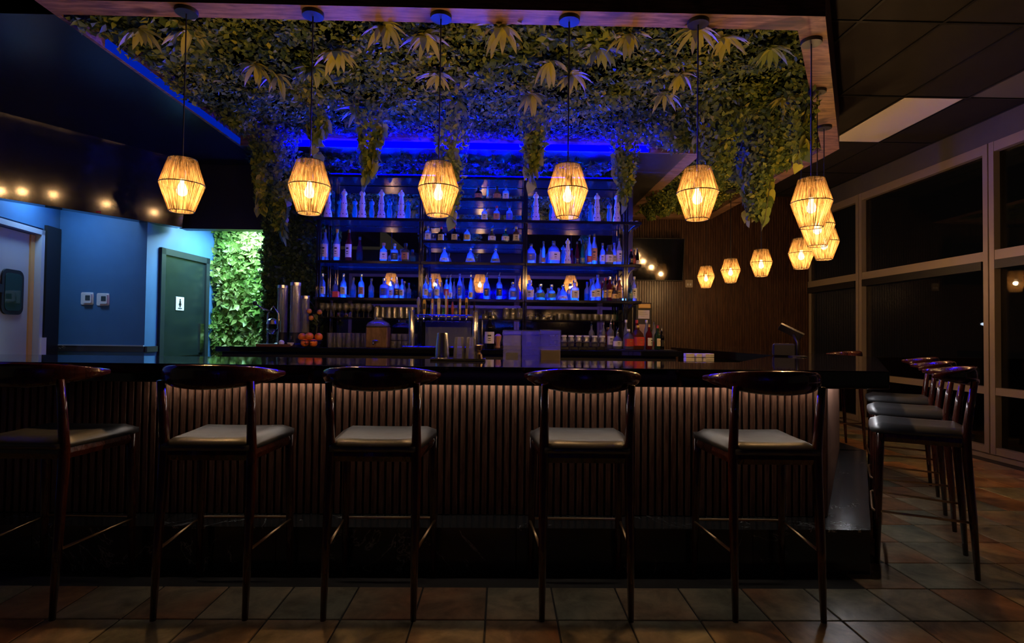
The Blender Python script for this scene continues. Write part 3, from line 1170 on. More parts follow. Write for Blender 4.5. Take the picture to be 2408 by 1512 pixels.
st0 = make_stool()
sp = [(-2.05, 2.615, R(-2)), (-1.265, 2.612, R(1.0)), (-0.552, 2.612, 0), (0.376, 2.612, R(-0.5)), (1.205, 2.61, R(-0.5))]
cR1 = Vector((2.344, 3.084))
for dd in (0.0, 0.83, 1.74):
    q = cR1 + U * dd
    sp.append((q.x, q.y, R(57) + R(dd * 1.2)))
sp.append((3.78, 6.25, R(86)))
sl_ = ['leftmost bar stool at the bar front, cut by the picture edge', 'bar stool at the bar front, second from the left', 'middle bar stool at the bar front',
       'bar stool at the bar front, right of the wide gap', 'rightmost bar stool at the bar front, by the angled corner', 'nearest side-on bar stool at the angled corner by the windows',
       'second side-on bar stool at the angled corner, half hidden behind the nearest', 'third side-on bar stool at the angled corner, mostly hidden by two others', 'far bar stool standing by the side wing near the windows']
for k, (x, y, a) in enumerate(sp):
    o = st0 if k == 0 else copy_tree(st0)
    o.location = (x, y, 0)
    o.rotation_euler = (0, 0, a)
    tag(o, 'dark wood ' + sl_[k] if k not in (2,) else 'dark wood middle bar stool at the bar front', 'bar stool', 'black leather bar stools')

# ================================================================== BACK BAR SHELVES
SF, SB = 5.88, 6.185
PX = [-1.95, -0.87, 0.235, 1.31]
unit = thing('bottle_shelf', 'tall black open shelf unit with blue lit bottle shelves', 'shelf unit', (0, 6.03, ZB))
UO = Vector((0, 6.03, ZB))


def uc(mb, name, mat, parent=None, **kw):
    if parent is None:
        mb.v = [(v[0] - UO.x, v[1] - UO.y, v[2] - UO.z) for v in mb.v]
        return mb.build(name, mat, unit, **kw)
    mb.v = [(v[0] - UO.x, v[1] - UO.y, v[2] - UO.z) for v in mb.v]
    return mb.build(name, mat, parent, **kw)


ZS = [1.375, 1.585, 1.975, 2.20, 2.43, 2.655, 2.885]
full = [1.585, 1.975, 2.43, 2.885]
halfm = [2.20, 2.655]
for k, x in enumerate(PX):
    uc(MB().box(x - 0.022, x - 0.004, SF, SF + 0.03, ZB, 2.885), 'post', M_SHELF)
    uc(MB().box(x + 0.004, x + 0.022, SF, SF + 0.03, ZB, 2.885), 'post', M_SHELF)
    uc(MB().box(x - 0.02, x + 0.02, SB - 0.03, SB, ZB, 2.885), 'rear_post', M_SHELF)


def board(x0, x1, z, th=0.030, led=True):
    b = uc(MB().bev(x0, x1, SF - 0.02, SB, z - th, z, 0.003), 'shelf_board', M_SHELF)
    if led:
        uc(MB().box(x0 + 0.05, x1 - 0.05, SB - 0.020, SB - 0.008, z + 0.0005, z + 0.009), 'led_tape', M_LED, b)
    return b


for z in full:
    for k in range(3):
        board(PX[k] - (0.03 if k == 0 else -0.003), PX[k + 1] + (0.16 if (k == 2 and z < 2.5) else (0.03 if k == 2 else -0.003)), z)
for z in halfm:
    board(PX[1] + 0.024, PX[2] - 0.024, z)
for k in range(3):
    uc(MB().bev(PX[k] + 0.024, PX[k + 1] - 0.024, SF + 0.02, SB, 1.375 - 0.012, 1.375, 0.002), 'shelf_board', M_SHELF)
# curved side brackets
for z in (1.585, 1.975, 2.43):
    for (xx, sgn) in ((PX[3] + 0.02, 1), (PX[0] - 0.02, -1)):
        pts = []
        for k in range(7):
            a = k / 6 * math.pi / 2
            pts.append((xx + sgn * 0.13 * (1 - math.cos(a)), SF + 0.02, z - 0.17 + 0.14 * math.sin(a)))
        uc(MB().tube(pts, 0.008, 6), 'bracket', M_SHELF)

mir = thing('back_mirror', 'large dark mirror behind the bottle shelves', 'mirror', (0, 6.205, ZB))
for k in range(3):
    MB().box(PX[k] + 0.004, PX[k + 1] - 0.004, 0.0, 0.008, 0.02, 2.40 - ZB).build('mirror_pane', M_MIRROR, mir)
    MB().box(PX[k] + 0.004, PX[k + 1] - 0.004, 0.0, 0.008, 2.405 - ZB, 2.88 - ZB).build('mirror_pane', M_MIRROR, mir)

# ------------------------------------------------------------------ bottles
G_CLEAR = glass('bottle_clear', (0.80, 0.84, 0.88), 0.40, (0.75, 0.78, 0.82))
G_BLUE = glass('bottle_pale_blue', (0.55, 0.65, 0.85), 0.60, (0.55, 0.62, 0.85))
G_GREEN = glass('bottle_green', (0.10, 0.30, 0.12), 0.35, (0.10, 0.28, 0.12))
G_BROWN = glass('bottle_amber', (0.50, 0.20, 0.05), 0.40, (0.55, 0.22, 0.06))
G_RED = glass('bottle_red', (0.45, 0.03, 0.03), 0.45, (0.55, 0.05, 0.04))
G_DARK = glass('bottle_dark', (0.03, 0.02, 0.02), 0.5, (0.03, 0.02, 0.02))
C_CERAMIC = plain('white_ceramic', (0.70, 0.66, 0.60), 0.25)
C_SPOTS = plain('ceramic_dots', (0.10, 0.08, 0.10), 0.3)
LAB = {'cream': plain('label_cream', (0.72, 0.64, 0.46), 0.6), 'white': plain('label_white', (0.78, 0.77, 0.74), 0.6), 'green': plain('label_green', (0.10, 0.25, 0.10), 0.6),
       'black': plain('label_black', (0.02, 0.02, 0.02), 0.5), 'orange': plain('label_orange', (0.55, 0.25, 0.06), 0.6), 'red': plain('label_red', (0.55, 0.05, 0.04), 0.6),
       'gold': plain('label_gold', (0.55, 0.36, 0.12), 0.4, 0.6), 'blue': plain('label_blue', (0.06, 0.10, 0.45), 0.5)}
CAP = {'silver': M_STEEL, 'cork': plain('cork', (0.45, 0.28, 0.14), 0.7), 'black': M_BLACK, 'red': LAB['red'], 'gold': LAB['gold'], 'white': LAB['white'], 'blue': LAB['blue']}

# kind: body profile (radius, height), squareness, label band (z0, z1, r), cap profile
KINDS = {
    'spirit': dict(p=[(0.030, 0), (0.036, 0.004), (0.037, 0.02), (0.037, 0.165), (0.034, 0.185), (0.018, 0.212), (0.014, 0.225), (0.0135, 0.265)], sq=None, lab=(0.045, 0.135, 0.0376), cap=[(0.0155, 0.258), (0.0155, 0.29), (0.012, 0.293)]),
    'square': dict(p=[(0.034, 0), (0.040, 0.005), (0.041, 0.02), (0.041, 0.125), (0.036, 0.142), (0.018, 0.155), (0.0145, 0.165), (0.0145, 0.190)], sq=5, lab=(0.030, 0.110, 0.0418), cap=[(0.019, 0.187), (0.020, 0.195), (0.020, 0.215), (0.016, 0.219)]),
    'bell': dict(p=[(0.056, 0), (0.062, 0.006), (0.061, 0.025), (0.048, 0.075), (0.036, 0.115), (0.020, 0.140), (0.016, 0.150), (0.016, 0.168)], sq=None, lab=(0.022, 0.060, 0.058), cap=[(0.019, 0.166), (0.022, 0.175), (0.020, 0.195), (0.008, 0.204)]),
    'decanter': dict(p=[(0.040, 0), (0.046, 0.006), (0.047, 0.05), (0.042, 0.085), (0.031, 0.120), (0.030, 0.140), (0.035, 0.170), (0.034, 0.200), (0.025, 0.245), (0.021, 0.285)], sq=None, lab=None, cap=[(0.026, 0.283), (0.034, 0.296), (0.033, 0.312), (0.022, 0.330), (0.010, 0.338), (0.013, 0.346), (0.008, 0.356)]),
    'tall': dict(p=[(0.031, 0), (0.035, 0.004), (0.036, 0.02), (0.034, 0.13), (0.036, 0.19), (0.030, 0.22), (0.017, 0.26), (0.014, 0.28), (0.014, 0.315)], sq=None, lab=(0.045, 0.185, 0.0368), cap=[(0.016, 0.310), (0.016, 0.345), (0.012, 0.347)]),
    'slim': dict(p=[(0.026, 0), (0.030, 0.004), (0.031, 0.02), (0.029, 0.20), (0.024, 0.235), (0.013, 0.27), (0.012, 0.32)], sq=None, lab=(0.03, 0.10, 0.0316), cap=[(0.0145, 0.315), (0.0145, 0.345), (0.010, 0.348)]),
    'round': dict(p=[(0.034, 0), (0.044, 0.006), (0.050, 0.035), (0.050, 0.075), (0.042, 0.110), (0.022, 0.128), (0.016, 0.136), (0.016, 0.165)], sq=None, lab=(0.032, 0.085, 0.0515), cap=[(0.020, 0.163), (0.021, 0.170), (0.021, 0.190), (0.014, 0.194)]),
    'flask': dict(p=[(0.050, 0), (0.058, 0.006), (0.060, 0.03), (0.058, 0.130), (0.050, 0.165), (0.026, 0.195), (0.017, 0.205), (0.017, 0.225)], sq=4, lab=(0.04, 0.13, 0.0612), cap=[(0.020, 0.222), (0.021, 0.235), (0.018, 0.250)]),
}
ME = {}


def bottle(kind, x, y, z, glass_m, label_c, cap_c, label, group, s=1.0, rz=None, pour=False, arc=0.42):
    K = KINDS[kind]
    t = thing('bottle' if kind != 'decanter' else 'decanter', label, 'bottle', (x, y, z), 0 if rz is None else rz, group)
    t.scale = (s, s, s)
    key = (kind, glass_m.name)
    if key not in ME:
        ME[key] = MB().lathe(K['p'], 16, squash=K['sq']).mesh('body', glass_m, True)
    obj('body', ME[key], t)
    if K['lab'] and label_c:
        key = (kind, 'lab', label_c)
        if key not in ME:
            z0, z1, r_ = K['lab']
            vs, fs = [], []
            n_ = 10
            for i in range(n_ + 1):
                a = -math.pi / 2 + (i / n_ - 0.5) * 2 * math.pi * arc
                g = 1.0
                if K['sq']:
                    g = (abs(math.cos(a)) ** K['sq'] + abs(math.sin(a)) ** K['sq']) ** (-1 / K['sq'])
                for zz in (z0, z1):
                    rr_ = r_ * g
                    if kind == 'bell':
                        rr_ = (0.0615 if zz == z0 else 0.0525)
                    vs.append((rr_ * math.cos(a), rr_ * math.sin(a), zz))
            for i in range(n_):
                fs.append((2 * i, 2 * i + 2, 2 * i + 3, 2 * i + 1))
            ME[key] = MB().add(vs, fs).mesh('paper_label', LAB[label_c])
        lo = obj('paper_label', ME[key], t)
        key = (kind, 'band', label_c)
        if key not in ME:
            z0, z1, r_ = K['lab']
            q = MB()
            rr_ = r_ + 0.0006 if kind != 'bell' else 0.0575
            for (fa, fb, hw) in ((0.62, 0.74, 0.014), (0.40, 0.46, 0.010), (0.24, 0.28, 0.012)):
                q.box(-hw, hw, -rr_ - 0.0012, -rr_ + 0.0005, z0 + (z1 - z0) * fa, z0 + (z1 - z0) * fb)
            ME[key] = q.mesh('print', LAB['black'] if label_c not in ('black', 'blue', 'green', 'red') else LAB['gold'])
        obj('print', ME[key], lo)
    key = (kind, 'cap', cap_c, pour)
    if key not in ME:
        if pour:
            zt = K['p'][-1][1]
            q = MB().lathe([(0.012, zt - 0.005), (0.016, zt), (0.015, zt + 0.010), (0.006, zt + 0.016)], 10)
            q.tube([(0, 0, zt + 0.012), (0, 0, zt + 0.030), (0.012, 0, zt + 0.058)], [0.006, 0.005, 0.0035], 6)
            ME[key] = q.mesh('pour_spout', M_STEEL, True)
        else:
            ME[key] = MB().lathe(K['cap'], 14).mesh('stopper', CAP[cap_c], True)
    obj('pour_spout' if pour else 'stopper', ME[key], t)
    if kind == 'decanter':
        if 'dots' not in ME:
            q = MB()
            for (zz, r_, rr_) in ((0.185, 0.0350, 0.006), (0.110, 0.0352, 0.004), (0.06, 0.0462, 0.007)):
                for da in (-0.9, 0, 0.9):
                    a = -math.pi / 2 + da
                    q.sphere(rr_, (r_ * math.cos(a), r_ * math.sin(a), zz), 8, 4, 1.2)
            ME['dots'] = q.mesh('painted_dots', C_SPOTS)
        obj('painted_dots', ME['dots'], t)['kind'] = 'stuff'
    return t


ORD = ['first', 'second', 'third', 'fourth', 'fifth', 'sixth', 'seventh', 'eighth', 'ninth', 'tenth', 'eleventh', 'twelfth']


def row(where, z, Y, items, group):
    """items: (px, kind, glass, label colour, cap, scale, pour)"""
    for i, it in enumerate(sorted(items, key=lambda q: q[0])):
        px, kind, gm, lc, cc, s, pour = it
        desc = {'decanter': 'white bell-topped ceramic decanter', 'spirit': 'spirit bottle', 'square': 'squat square bottle', 'bell': 'bell-shaped clear bottle', 'tall': 'tall shouldered bottle',
                'slim': 'slim tall bottle', 'round': 'round-bellied bottle', 'flask': 'broad-shouldered bottle'}[kind]
        if kind != 'decanter' and lc:
            desc += ' with %s label' % lc
        yy = Y + (0.03 if (kind in ('spirit', 'square') and i % 3 == 1) else 0)
        bottle(kind, px_x(px, yy, 600), yy, z, gm, lc, cc, '%s, %s from left, %s' % (desc, ORD[i], where), group, s, random.uniform(-0.25, 0.25), pour)


YBt = 6.0
C, B_, Gn, Am, Rd, Dk, Ce = G_CLEAR, G_BLUE, G_GREEN, G_BROWN, G_RED, G_DARK, C_CERAMIC
row('top shelf of left bay', 2.43, 5.99, [(px, 'decanter', Ce, None, 'white', 0.93, False) for px in (769, 807, 850, 895, 942)], 'ceramic decanters on the top shelves')
row('top shelf of right bay', 2.43, 5.99, [(px, 'decanter', Ce, None, 'white', 0.93, False) for px in (1259, 1304, 1353, 1403, 1450)], 'ceramic decanters on the top shelves')
row('second shelf of left bay', 1.975, 5.98, [(764, 'tall', C, 'cream', 'silver', 1.0, False), (792, 'tall', C, 'white', 'gold', 1.0, False), (820, 'tall', Rd, 'white', 'silver', 1.0, False),
    (902, 'square', C, 'white', 'cork', 0.95, False), (928, 'square', C, 'black', 'silver', 0.95, False), (954, 'square', Am, 'orange', 'black', 0.95, False)], 'bottles in the left bay')
row('highest shelf of middle bay', 2.655, 5.98, [(1006, 'square', C, 'blue', 'blue', 0.85, False), (1123, 'round', Dk, 'orange', 'silver', 0.85, False), (1145, 'slim', C, 'white', 'silver', 0.50, False), (1167, 'round', Am, 'orange', 'black', 0.85, False), (1188, 'square', C, 'white', 'silver', 0.8, False)], 'bottles in the middle bay')
row('second shelf of middle bay', 2.43, 5.98, [(1068, 'square', C, 'white', 'silver', 0.72, False), (1138, 'square', B_, 'white', 'silver', 0.78, False), (1167, 'square', B_, 'orange', 'red', 0.78, False), (1197, 'square', B_, 'blue', 'silver', 0.80, False)], 'bottles in the middle bay')
row('third shelf of middle bay', 2.20, 5.98, [(1006, 'square', C, 'white', 'silver', 0.80, False), (1037, 'square', Dk, 'cream', 'red', 0.78, False), (1068, 'square', Dk, 'cream', 'red', 0.78, False), (1098, 'flask', C, 'gold', 'silver', 0.62, False),
    (1156, 'round', Am, 'white', 'silver', 0.82, False), (1188, 'round', Gn, 'white', 'silver', 0.82, False), (1213, 'square', Am, 'cream', 'gold', 0.82, False)], 'bottles in the middle bay')
row('fourth shelf of middle bay', 1.975, 5.98, [(1045, 'bell', B_, 'white', 'silver', 0.88, False), (1106, 'bell', B_, 'cream', 'silver', 0.86, False), (1165, 'bell', B_, 'gold', 'silver', 0.86, False)], 'bottles in the middle bay')
row('second shelf of right bay', 1.975, 5.98, [(1249, 'flask', B_, 'blue', 'silver', 0.88, False), (1278, 'slim', C, 'orange', 'silver', 0.72, False), (1302, 'flask', B_, 'white', 'silver', 1.02, False), (1335, 'decanter', Ce, None, 'white', 0.80, False),
    (1357, 'slim', Rd, 'black', 'blue', 0.72, False), (1370, 'slim', Gn, 'green', 'black', 0.78, False), (1386, 'slim', C, 'red', 'silver', 0.95, False), (1397, 'tall', C, 'orange', 'silver', 0.98, False), (1417, 'spirit', B_, 'white', 'silver', 0.82, False), (1432, 'square', Am, 'white', 'black', 1.0, False), (1445, 'spirit', B_, 'white', 'blue', 0.85, False), (1456, 'tall', C, 'white', 'silver', 0.86, False)], 'bottles in the right bay')
row('bottom shelf of left bay', 1.585, 5.98, [(760, 'spirit', C, 'cream', 'silver', 0.88, False), (809, 'spirit', C, 'cream', 'silver', 0.90, False), (851, 'spirit', C, 'orange', 'silver', 0.88, False), (905, 'square', B_, 'blue', 'silver', 1.0, False), (921, 'spirit', B_, 'white', 'silver', 0.72, True), (934, 'spirit', C, 'black', 'silver', 0.80, False), (946, 'spirit', C, 'cream', 'blue', 0.72, False)], 'bottles in the left bay')
row('bottom shelf of middle bay', 1.585, 5.98, [(1002, 'spirit', C, 'white', 'silver', 0.80, True), (1013, 'slim', C, 'blue', 'silver', 0.70, True), (1029, 'spirit', C, 'white', 'silver', 0.80, True), (1051, 'spirit', C, 'red', 'silver', 0.80, True), (1060, 'slim', C, 'white', 'silver', 0.72, True),
    (1082, 'tall', B_, 'blue', 'blue', 0.80, False), (1108, 'slim', C, 'gold', 'silver', 0.78, False), (1145, 'spirit', B_, 'black', 'silver', 0.92, True), (1175, 'spirit', B_, 'black', 'silver', 0.92, True), (1207, 'square', B_, 'blue', 'silver', 0.90, False)], 'bottles in the middle bay')
row('bottom shelf of right bay', 1.585, 5.98, [(1247, 'square', B_, 'white', 'white', 1.0, False), (1272, 'round', C, 'green', 'silver', 0.92, False), (1298, 'round', C, 'green', 'silver', 0.90, False), (1325, 'bell', B_, 'white', 'silver', 0.88, False), (1352, 'square', C, 'white', 'silver', 1.03, False),
    (1396, 'spirit', C, 'white', 'blue', 0.86, False), (1406, 'spirit', B_, 'white', 'blue', 0.98, False), (1424, 'spirit', Am, 'gold', 'red', 0.88, False), (1434, 'spirit', Rd, 'gold', 'silver', 0.92, False), (1445, 'round', Am, 'gold', 'gold', 0.92, False), (1457, 'spirit', Am, 'gold', 'silver', 0.90, False)], 'bottles in the right bay')
row('small side shelf by the screen', 1.975, 5.97, [(1484, 'spirit', Dk, 'black', 'red', 0.60, False), (1491, 'spirit', Am, 'red', 'black', 0.60, False), (1499, 'slim', Dk, 'white', 'silver', 0.55, False)], 'bottles on the side shelves')
row('low side shelf by the slatted wall', 1.585, 5.97, [(1483, 'spirit', Gn, 'green', 'black', 0.70, False), (1492, 'tall', C, 'white', 'white', 0.78, False)], 'bottles on the side shelves')
# small things on the shelves
o = MB().bev(-0.034, 0.034, -0.03, 0.03, 0, 0.07, 0.008).build('red_cube', plain('red_plastic', (0.85, 0.10, 0.08), 0.3), None, False, (px_x(790, 5.96, 680), 5.96, 1.585))
tag(o, 'small red cube between bottles on the left bottom shelf', 'cube')
t = thing('led_clock', 'small blue lit clock at the right end of the bottom shelf', 'clock', (px_x(1466, 5.93, 705), 5.905, 1.585))
MB().bev(-0.035, 0.035, -0.01, 0.02, 0, 0.034, 0.005).build('case', M_BLACK, t)
MB().box(-0.022, 0.022, -0.012, -0.010, 0.007, 0.027).build('display', emit('clock_face', (0.15, 0.45, 1.0), 2.5, False), t)

# ================================================================== GLASSES AND BAR TOOLS
def glass_me(name, prof, seg=12):
    return MB().lathe(prof, seg, cap=False).mesh(name, M_CLEAR, True)


G_WINE = glass_me('wine', [(0.001, 0.002), (0.030, 0.001), (0.030, 0.004), (0.004, 0.010), (0.004, 0.062), (0.020, 0.075), (0.034, 0.100), (0.035, 0.125), (0.028, 0.155)])
G_WINE_FOOT = MB().lathe([(0.001, 0), (0.032, 0.001), (0.032, 0.004), (0.006, 0.009), (0.004, 0.04)], 12, cap=False).mesh('foot', M_CLEAR, True)
G_HIGH = glass_me('high', [(0.001, 0.008), (0.027, 0.006), (0.028, 0.0), (0.030, 0.012), (0.034, 0.14), (0.0325, 0.14), (0.028, 0.014)])
G_TUMB = glass_me('tumb', [(0.036, 0.0), (0.034, 0.03), (0.028, 0.118), (0.024, 0.122), (0.001, 0.122)])
G_ROCK = glass_me('rock', [(0.001, 0.012), (0.030, 0.010), (0.031, 0.0), (0.035, 0.008), (0.038, 0.07), (0.0355, 0.07), (0.031, 0.016)])
G_COUPE = glass_me('coupe', [(0.030, 0.0), (0.031, 0.025), (0.026, 0.045), (0.005, 0.055), (0.004, 0.085), (0.030, 0.094), (0.030, 0.097), (0.001, 0.098)])
G_JAR = glass_me('jar', [(0.001, 0.003), (0.036, 0.002), (0.040, 0.010), (0.040, 0.09), (0.033, 0.105), (0.033, 0.125), (0.036, 0.126)])


def glasses(name, me, pxs, Y, z, desc, where, group, cat='glass', s=1.0, py=745):
    for i, px in enumerate(pxs):
        yy = Y + (0.05 if i % 2 else 0)
        o = obj(name, me, None, (px_x(px, yy, py), yy, z))
        o.scale = (s, s, s)
        tag(o, '%s, %s from left %s' % (desc, ORD[i], where), cat, group)


ZG = 1.375
glasses('wine_glass', G_WINE, [757, 771, 785, 799, 813, 827, 841, 855, 867], 5.99, ZG, 'clear stemmed glass', 'on the glass shelf of the left bay', 'stemmed glasses')
glasses('tumbler', G_TUMB, [886, 900, 914, 928, 942, 956, 969], 5.99, ZG, 'clear tumbler standing upside down', 'on the glass shelf left of the taps', 'upturned tumblers')
glasses('coupe_glass', G_COUPE, [1140, 1160], 5.98, ZG, 'clear coupe glass turned upside down', 'right of the beer taps', 'coupe glasses', s=1.1)
glasses('jar_glass', G_JAR, [1190, 1206, 1222], 5.99, ZG, 'clear jar-shaped glass', 'on the glass shelf by the middle post', 'jar glasses')
glasses('snifter', G_COUPE, [1246, 1262, 1278, 1296], 5.99, ZG, 'small round stemmed glass', 'on the right bay glass shelf', 'small round glasses', s=0.8)
glasses('rocks_glass', G_ROCK, [1316, 1330, 1344, 1358, 1372, 1386, 1400, 1414, 1428, 1441], 5.99, ZG, 'clear rocks glass', 'on the glass shelf, right bay', 'rocks glasses')
glasses('highball_glass', G_HIGH, [776, 787, 798, 809, 820, 831, 842, 853, 862], 5.66, ZB, 'clear highball glass', 'in the row behind the brown dispenser', 'highball glasses', py=800)
glasses('rocks_glass', G_ROCK, [925, 940, 953], 5.62, ZB, 'clear rocks glass', 'in the stack left of the beer tower', 'stacked glasses', s=0.95, py=800)
glasses('rocks_glass', G_ROCK, [925, 940, 953], 5.62, ZB + 0.072, 'clear rocks glass resting on another', 'left of the beer tower', 'stacked glasses upper', s=0.95, py=780)
glasses('small_glass', G_ROCK, [1484, 1496], 5.97, 2.43, 'small clear glass', 'on the top side shelf by the screen', 'side shelf glasses', s=0.55, py=520)

# beer tower with eight taps
TY = 5.52
xa, xb = px_x(968, TY, 780), px_x(1117, TY, 780)
tw = thing('beer_tower', 'chrome two-post beer tower with eight tap handles', 'beer tap', ((xa + xb) / 2, TY, ZB))
hw = (xb - xa) / 2
zb_ = at_y(1040, 745, TY).z - ZB
for s in (-1, 1):
    MB().lathe([(0.045, 0), (0.045, 0.012), (0.032, 0.02), (0.032, zb_ + 0.05), (0.026, zb_ + 0.062)], 16, (s * hw, 0, 0)).build('post', M_STEEL, tw, True)
MB().tube([(-hw, 0, zb_), (hw, 0, zb_)], 0.026, 14).build('cross_pipe', M_STEEL, tw, 'all')
hc = [('label_grey', (0.30, 0.29, 0.27)), ('h_yellow', (0.62, 0.38, 0.06)), ('h_orange', (0.60, 0.30, 0.12)), ('h_beige', (0.52, 0.45, 0.34)), ('h_white', (0.55, 0.50, 0.46)), ('h_red', (0.42, 0.08, 0.06)), ('h_tan', (0.60, 0.38, 0.14)), ('h_gold', (0.68, 0.38, 0.06))]
hlab = ['grey carved', 'yellow', 'orange brown', 'beige paddle', 'white and red', 'dark red', 'tan', 'golden']
for k, px in enumerate((984, 998, 1017, 1032, 1049, 1064, 1082, 1097)):
    x = px_x(px, TY - 0.05, 740) - (xa + xb) / 2
    tap = MB().tube([(x, 0, zb_), (x, -0.075, zb_ + 0.005), (x, -0.085, zb_ - 0.02), (x, -0.088, zb_ - 0.055)], [0.012, 0.011, 0.010, 0.007], 8).build('tap', M_STEEL, tw, 'all')
    htop = [0.19, 0.145, 0.155, 0.165, 0.225, 0.14, 0.165, 0.17][k]
    wd = [0.016, 0.016, 0.011, 0.017, 0.011, 0.013, 0.011, 0.014][k]
    h = MB()
    if k == 0:
        h.lathe([(0.007, 0.02), (0.012, 0.05), (0.014, 0.085), (0.009, 0.10), (0.017, 0.125), (0.018, 0.15), (0.012, 0.175), (0.005, 0.19)], 10, (x, -0.06, zb_))
    elif k == 5:
        h.lathe([(0.006, 0.02), (0.014, 0.05), (0.016, 0.09), (0.009, 0.125), (0.002, 0.15)], 10, (x, -0.06, zb_))
    else:
        zz = zb_ + 0.02
        h.add([(x - wd * .6, -0.068, zz), (x + wd * .6, -0.068, zz), (x + wd * .6, -0.052, zz), (x - wd * .6, -0.052, zz),
               (x - wd, -0.072, zz + htop * .8), (x + wd, -0.072, zz + htop * .8), (x + wd, -0.048, zz + htop * .8), (x - wd, -0.048, zz + htop * .8),
               (x - wd * .6, -0.070, zz + htop), (x + wd * .6, -0.070, zz + htop), (x + wd * .6, -0.05, zz + htop), (x - wd * .6, -0.05, zz + htop)],
              [(3, 2, 1, 0), (0, 1, 5, 4), (1, 2, 6, 5), (2, 3, 7, 6), (3, 0, 4, 7), (4, 5, 9, 8), (5, 6, 10, 9), (6, 7, 11, 10), (7, 4, 8, 11), (8, 9, 10, 11)])
    ho = h.build('tap_handle', plain(hc[k][0], hc[k][1], 0.45), tw)
    ho['label'] = hlab[k] + ' tap handle'
    if k in (1, 2, 3, 6, 7):
        MB().box(x - wd * .7, x + wd * .7, -0.0745, -0.071, zb_ + 0.02 + htop * .35, zb_ + 0.02 + htop * .72).build('badge', LAB['black'] if k in (1, 7) else LAB['white'], ho)
    if k == 4:
        MB().box(x + wd, x + wd + 0.006, -0.070, -0.050, zb_ + 0.02, zb_ + 0.17).build('badge', LAB['red'], ho)
dt = MB().bev(-hw - 0.07, hw + 0.02, -0.16, 0.05, 0.0, 0.022, 0.006).build('drip_tray', M_STEEL, tw)
# panel behind the taps
bp = MB().bev(px_x(1000, 5.78, 780), px_x(1108, 5.78, 780), 5.77, 5.80, ZB, 1.345, 0.005).build('splash_panel', plain('grey_blue_panel', (0.10, 0.12, 0.14), 0.35))
tag(bp, 'grey blue splash panel behind the beer taps', 'panel')

# glass dispenser with brown wooden front
xd = px_x(890, 5.56, 780)
dj = thing('drink_dispenser', 'square glass drink dispenser with a brown wooden front and spigot', 'dispenser', (xd, 5.56, ZB))
MB().bev(-0.105, 0.105, -0.085, 0.085, 0, 0.205, 0.008).build('wood_case', wood('brown_case', (0.12, 0.06, 0.03), (0.24, 0.13, 0.07), (3, 3, 1)), dj)
MB().lathe([(0.105, 0.206), (0.110, 0.215), (0.095, 0.245), (0.055, 0.268), (0.042, 0.272), (0.042, 0.285)], 14, squash=5).build('glass_jar', M_CLEAR, dj, True)
MB().lathe([(0.045, 0.282), (0.045, 0.298), (0.03, 0.300)], 14).build('lid', M_STEEL, dj, True)
MB().tube([(-0.02, -0.085, 0.055), (-0.02, -0.125, 0.055), (-0.02, -0.13, 0.03)], 0.009, 8).build('spigot', M_STEEL, dj, 'all')
MB().bev(-0.03, 0.03, -0.135, -0.125, 0.062, 0.075, 0.003).build('spigot_lever', M_STEEL, dj)

# wire basket of oranges
bx, by = px_x(731, 5.50, 795), 5.50
bk = thing('fruit_basket', 'black wire fruit basket holding oranges', 'basket', (bx, by, ZB))
for (r_, z_) in ((0.075, 0.005), (0.095, 0.035), (0.108, 0.065)):
    MB().ring(r_, 0.003, z_, 22, 5).build('wire_ring', M_BLACK, bk)
for k in range(14):
    a = 2 * math.pi * k / 14
    MB().tube([(0.075 * math.cos(a), 0.075 * math.sin(a), 0.005), (0.108 * math.cos(a), 0.108 * math.sin(a), 0.065)], 0.002, 4).build('wire', M_BLACK, bk)
M_OR, nt_, b_ = mat_new('orange_peel')
b_.inputs['Base Color'].default_value = (0.95, 0.22, 0.015, 1)
b_.inputs['Roughness'].default_value = 0.38
bump(nt_, b_, noise(nt_, coords(nt_), 60, 2), 0.2, 0.003)
or_me = MB().sphere(0.040, (0, 0, 0), 16, 12, 0.95).mesh('peel', M_OR, 'all')
stem_me = MB().lathe([(0.005, 0.036), (0.004, 0.040), (0.001, 0.041)], 6).mesh('stem_button', plain('stem_green', (0.05, 0.10, 0.02), 0.6))
og = [(-0.040, -0.052, 0.040, 'lower left orange in the wire basket'), (0.042, -0.050, 0.040, 'lower right orange in the wire basket'), (0.0, 0.030, 0.040, 'lower rear orange in the wire basket'),
      (-0.082, -0.005, 0.098, 'left orange in the top row of the basket'), (0.0, -0.045, 0.105, 'middle orange in the top row of the basket'), (0.080, -0.012, 0.100, 'right orange in the top row of the basket')]
for k, (dx, dy, dz, lb) in enumerate(og):
    t = thing('orange', lb, 'orange', (bx + dx, by + dy, ZB + dz), k, 'oranges in the basket')
    obj('peel', or_me, t)
    obj('stem_button', stem_me, t)

